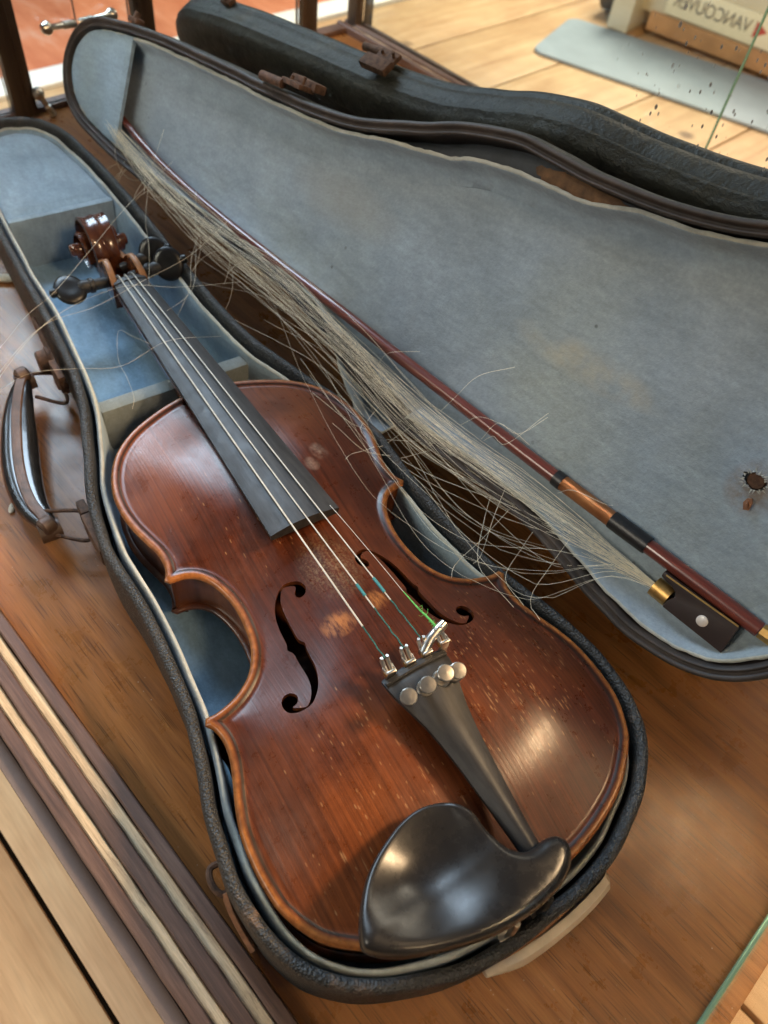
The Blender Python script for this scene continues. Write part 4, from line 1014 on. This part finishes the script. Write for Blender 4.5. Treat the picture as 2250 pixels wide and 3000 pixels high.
# ================================================================== BOW
BW = empty('violin_bow', FL, 'red brown violin bow with copper winding and loose unravelling horsehair, leaning in the open lid', 'bow')
zb_ = 12.0
bp = catmull(np.array([(24, -67.8, zb_), (60, -66.4, zb_), (93, -65.4, zb_), (157, -63.6, zb_), (239, -59.4, zb_ - 1), (293, -56.2, zb_ - 2.5), (351, -52.2, zb_ - 4), (435, -47.8, zb_ - 5), (536, -40.6, zb_ - 5), (600, -33, zb_ - 3.5), (654, -22, zb_ - 1.5), (690, -12, zb_ - 1)]), 6)
r_ = [4.35 - 1.5 * max(0, (p[0] - 120) / 570.) for p in bp]
mb = MB(); mb.tube([Vector(p) * MM for p in bp], [a * MM for a in r_], 8 if False else 16); mb.obj('stick', 'bow_stick', BW)
def along(x):
    i = np.argmin(np.abs(bp[:, 0] - x)); return bp[i]
def seg(x0, x1, dr, name, mat, n=16):
    P = [p for p in bp if x0 < p[0] < x1]; P = [np.array([x0, np.interp(x0, bp[:, 0], bp[:, 1]), zb_])] + P + [np.array([x1, np.interp(x1, bp[:, 0], bp[:, 1]), zb_])]
    mb = MB(); mb.tube([Vector(p) * MM for p in P], (4.35 + dr) * MM, n); return mb.obj(name, mat, BW)
seg(117, 155, .35, 'winding', 'copper_wire'); seg(153.5, 159.5, .7, 'ring', 'grip_black'); seg(93.5, 118, .95, 'grip', 'grip_black')
seg(13, 23.5, .1, 'button', 'brass', 8); seg(3, 12.8, -.2, 'button_tip', 'frog_ebony', 8)
FG = MB(); FG.prism([(c[0] * MM, c[1] * MM) for c in ((78, -70.2), (32, -71.4), (31.5, -89), (68.5, -87.4), (68.5, -83), (66.2, -79.5), (66.8, -76.6), (70.5, -74.6), (78, -73.2))], (zb_ - 5.0) * MM, (zb_ + 5.6) * MM, .0006); FG = FG.obj('frog', 'frog_ebony', BW)
mb = MB(); mb.lathe([(.0003, 0), (.0031, 0), (.0031, .0006), (.0027, .0009), (.0003, .001)], (.048, -.0803, (zb_ - 5.0) * MM), (0, 0, -1), 20); mb.obj('pearl_eye', 'pearl', FG)
mb = MB(); mb.tube([(.0688, -.0829, zb_ * MM), (.0790, -.0822, zb_ * MM)], .0058, 18, flat=.92); mb.obj('ferrule', 'brass', FG)
mb = MB(); mb.box((.0325, -.0714, (zb_ - 5.4) * MM), (.076, -.0706, (zb_ - 4.7) * MM)); mb.obj('underslide', 'brass_dull', FG, False)
mb = MB(); mb.prism([(c[0] * MM, c[1] * MM) for c in ((682, -15), (700, -9), (706, -16), (694, -32), (684, -31), (686, -22))], (zb_ - 5) * MM, (zb_ + 5) * MM, .001); mb.obj('tip', 'bow_stick', BW)
# hair: several hundred strands, most along the stick, many sagging out over the lid edge
hb = np.array([(78, -82.2, 12.5), (100, -82.4, 11), (129, -83, 9), (180, -82.5, 4.5), (248, -80, 0), (335, -66, -2.5), (413, -59, -3.5), (489, -57, -3.5), (561, -49, -2), (632, -37, 3), (690, -24, 8)], float)
spread = np.array([1.6, 4.2, 7.5, 12, 15, 16, 16, 13, 9.5, 6.5, 2])
Minv = FL.inverted()
V = []; F = []
def strand(P, r):
    P = np.asarray(P); n = len(P); k = len(V); t = np.gradient(P, axis=0); t /= np.maximum(np.linalg.norm(t, axis=1), 1e-9)[:, None]
    a = np.cross(t, [.3, .2, 1.0]); a /= np.maximum(np.linalg.norm(a, axis=1), 1e-9)[:, None]; b = np.cross(t, a)
    for i in range(n):
        for j in range(3):
            c, s = math.cos(j * 2.0944), math.sin(j * 2.0944); V.append(P[i] + (a[i] * c + b[i] * s) * r)
    for i in range(n - 1):
        for j in range(3): F.append((k + i * 3 + j, k + i * 3 + (j + 1) % 3, k + i * 3 + 3 + (j + 1) % 3, k + i * 3 + 3 + j))
FLn = np.array(FL)
def to_world(P): return P @ FLn[:3, :3].T + FLn[:3, 3]
FLi = np.array(Minv)
def to_lid(W): return W @ FLi[:3, :3].T + FLi[:3, 3]
FVi = np.array(FV.inverted())
def clampw(P):
    W = to_world(P); Q = W @ FVi[:3, :3].T + FVi[:3, 3]; q = Q[:, :2] / MM
    ins = inpoly(q, VO); sm = np.clip((.158 - W[:, 1]) / .034, 0, 1); lim = .003 + .0565 * sm * sm * (3 - 2 * sm)
    if ins.any(): lim = np.where(ins, .0608 + np.maximum(topz(q, dist(q, VO)), 0) * MM, lim)
    W[:, 2] = np.maximum(W[:, 2], lim); return to_lid(W)
CL = [(float(np.clip(rng.normal(0, .62), -1.35, 1.35)), rng.uniform(0, 6.28), rng.uniform(.5, 1.5), rng.uniform(.4, 1.3), rng.normal(0, .42)) for _ in range(60)]
for s in range(84):
    droopy = s % 4 == 0; o1, ph, fr, wa, zo = CL[s % len(CL)]
    end = 10 if not droopy else rng.integers(5, 10)
    ctl = hb[:end + 1].copy(); sp_ = spread[:end + 1]
    wob = np.array([math.sin(ph + fr * i) for i in range(end + 1)]); jt = rng.normal(0, .10, end + 1)
    ctl[:, 1] += sp_ * (o1 * .75 + .45 * wob * wa + jt); ctl[:, 2] += np.minimum(sp_, 9) * (zo + rng.normal(0, .08)) - np.abs(o1) * .6
    ctl[:, 2] = np.minimum(ctl[:, 2], 15.5)
    if droopy:
        amp = rng.gamma(1.4, 11); c0 = rng.uniform(2.2, 4.4); wd = rng.uniform(1.0, 1.8)
        g = np.exp(-((np.arange(end + 1) - c0) / wd) ** 2) * amp; g[0] = 0; g[1] *= .3; g *= np.clip((9.0 - np.arange(end + 1)) / 4, .15, 1)
        if end < 9: g[-1] += rng.uniform(0, 20); ctl[-1, 0] += rng.uniform(-20, 30)
        ctl[:, 1] -= g; ctl[:, 2] -= g * rng.uniform(.55, .95)
    P = catmull(ctl, 7.0); ks = rng.uniform(0, 99); ka = rng.uniform(.5, 2.2)
    env = np.minimum(1, np.arange(len(P)) / 10.)[:, None]
    P[:, 1:] += env * ka * np.array([(nz(q[0] * .022, ks), nz(q[0] * .022, ks + 40)) for q in P]); P[:, 1] += (env[:, 0] * .35 * np.array([nz(q[0] * .12, ks + 9) for q in P])); P *= MM
    if droopy:
        P = clampw(P)
    strand(P, rng.uniform(.00008, .00013))
# matted ends at the tip pocket and long stray hairs trailing over the neck and out to the rail side (world coordinates)
def stray(W, r=.00010): strand(to_lid(catmull(np.array(W, float), .006)), r)
def vf(x, y, z): p = FV @ Vector((x * MM, y * MM, (z - 60) * MM)); return tuple(p)
stray([vf(560, -70, 95), vf(530, -20, 85), vf(505, 20, 72), vf(478, 55, 66), vf(455, 80, 70), vf(440, 104, 62), vf(425, 140, 50)])
stray([vf(470, -75, 95), vf(462, -40, 80), vf(455, 0, 74), vf(452, 35, 66), vf(452, 68, 63), vf(440, 95, 56), vf(418, 140, 30)])
stray([vf(420, -60, 80), vf(440, -20, 74), vf(452, 10, 76), vf(460, 45, 66), vf(448, 75, 63), vf(430, 110, 48), vf(415, 145, 20)])
stray([vf(388, -30, 66), vf(396, 5, 68), vf(392, 40, 62), vf(402, 66, 62), vf(412, 92, 60), vf(424, 112, 44)])
stray([vf(395, 10, 64), vf(420, 22, 60), vf(438, 26, 52), vf(425, 33, 40), vf(398, 36, 46), vf(372, 40, 52), vf(352, 47, 62)])
stray([vf(600, -80, 100), vf(560, -52, 90), vf(520, -30, 78), vf(496, -22, 70), vf(470, -10, 58)])
stray([vf(520, -72, 92), vf(500, -62, 84), vf(470, -48, 72), vf(440, -30, 66), vf(430, 5, 60)])
stray([vf(490, -66, 90), vf(470, -44, 70), vf(452, -35, 62), vf(440, -16, 44), vf(425, -2, 30)])
for s in range(9):   # tangles hanging in the gap and over the treble corner of the violin
    x = rng.uniform(95, 290); y = -86 - rng.uniform(-4, 8); ln = rng.uniform(25, 62); dx = rng.normal(0, 26)
    p = [(x, y, rng.uniform(2, 8)), (x + dx * .35, y - ln * .35, -ln * .30), (x + dx * .8, y - ln * .75, -ln * .62 - 3), (x + dx * 1.2 + rng.normal(0, 12), y - ln, -ln * .72)]
    strand(clampw(catmull(np.array(p), 5.0) * MM), .00013)
for s in range(6):  # hairs springing up over the lining
    x = rng.uniform(130, 330); ln = rng.uniform(25, 60)
    p = [(x, -70, 10), (x - ln * .3, -58 + rng.normal(0, 5), 2), (x - ln * .6 + rng.normal(0, 10), -44 + rng.normal(0, 8), 0), (x - ln, -40 + rng.normal(0, 16), 8)]
    strand(catmull(np.array(p), 4.0) * MM, .00011)
for s in range(14):  # curled ends near the head
    x = rng.uniform(420, 640); y = np.interp(x, hb[:, 0], hb[:, 1]) - rng.uniform(4, 14); a0 = rng.uniform(0, 6.28); R_ = rng.uniform(8, 24)
    th = np.linspace(0, rng.uniform(2.0, 4.4), 7) * rng.choice([-1, 1])
    p = [(x + R_ * (math.cos(a0 + q) - math.cos(a0)), y + R_ * (math.sin(a0 + q) - math.sin(a0)) - 3 * i, 4 - 2.2 * i) for i, q in enumerate(th)]
    strand(clampw(catmull(np.array(p), 3.0) * MM), .00013)
ho = mesh_obj('hair', V, F, 'horse_hair', BW, kind='stuff')

# ================================================================== small litter on the board
def seed(loc, a, sc_=1.0, label='', nm='seed'):
    bm = bmesh.new(); bmesh.ops.create_uvsphere(bm, u_segments=12, v_segments=8, radius=1)
    for q in bm.verts: q.co = Vector((q.co.x * 4.2 * (1 - .25 * q.co.x), q.co.y * 1.9, (q.co.z + 1) * 1.0)) * MM * sc_
    mb = MB(); mb.bm(bm); o = mb.obj(nm, 'seed_pale'); o.location = loc; o.rotation_euler = (0, 0, a); o['label'] = label; o['category'] = 'seed'
seed((-.379, -.063, .0002), -.5, 1.0, 'small pale husk lying on the brown board beside the case handle')
seed((-.60, .046, .0002), .9, 2.6, 'larger pale husk lying on the board beside the lock of the case', 'husk')
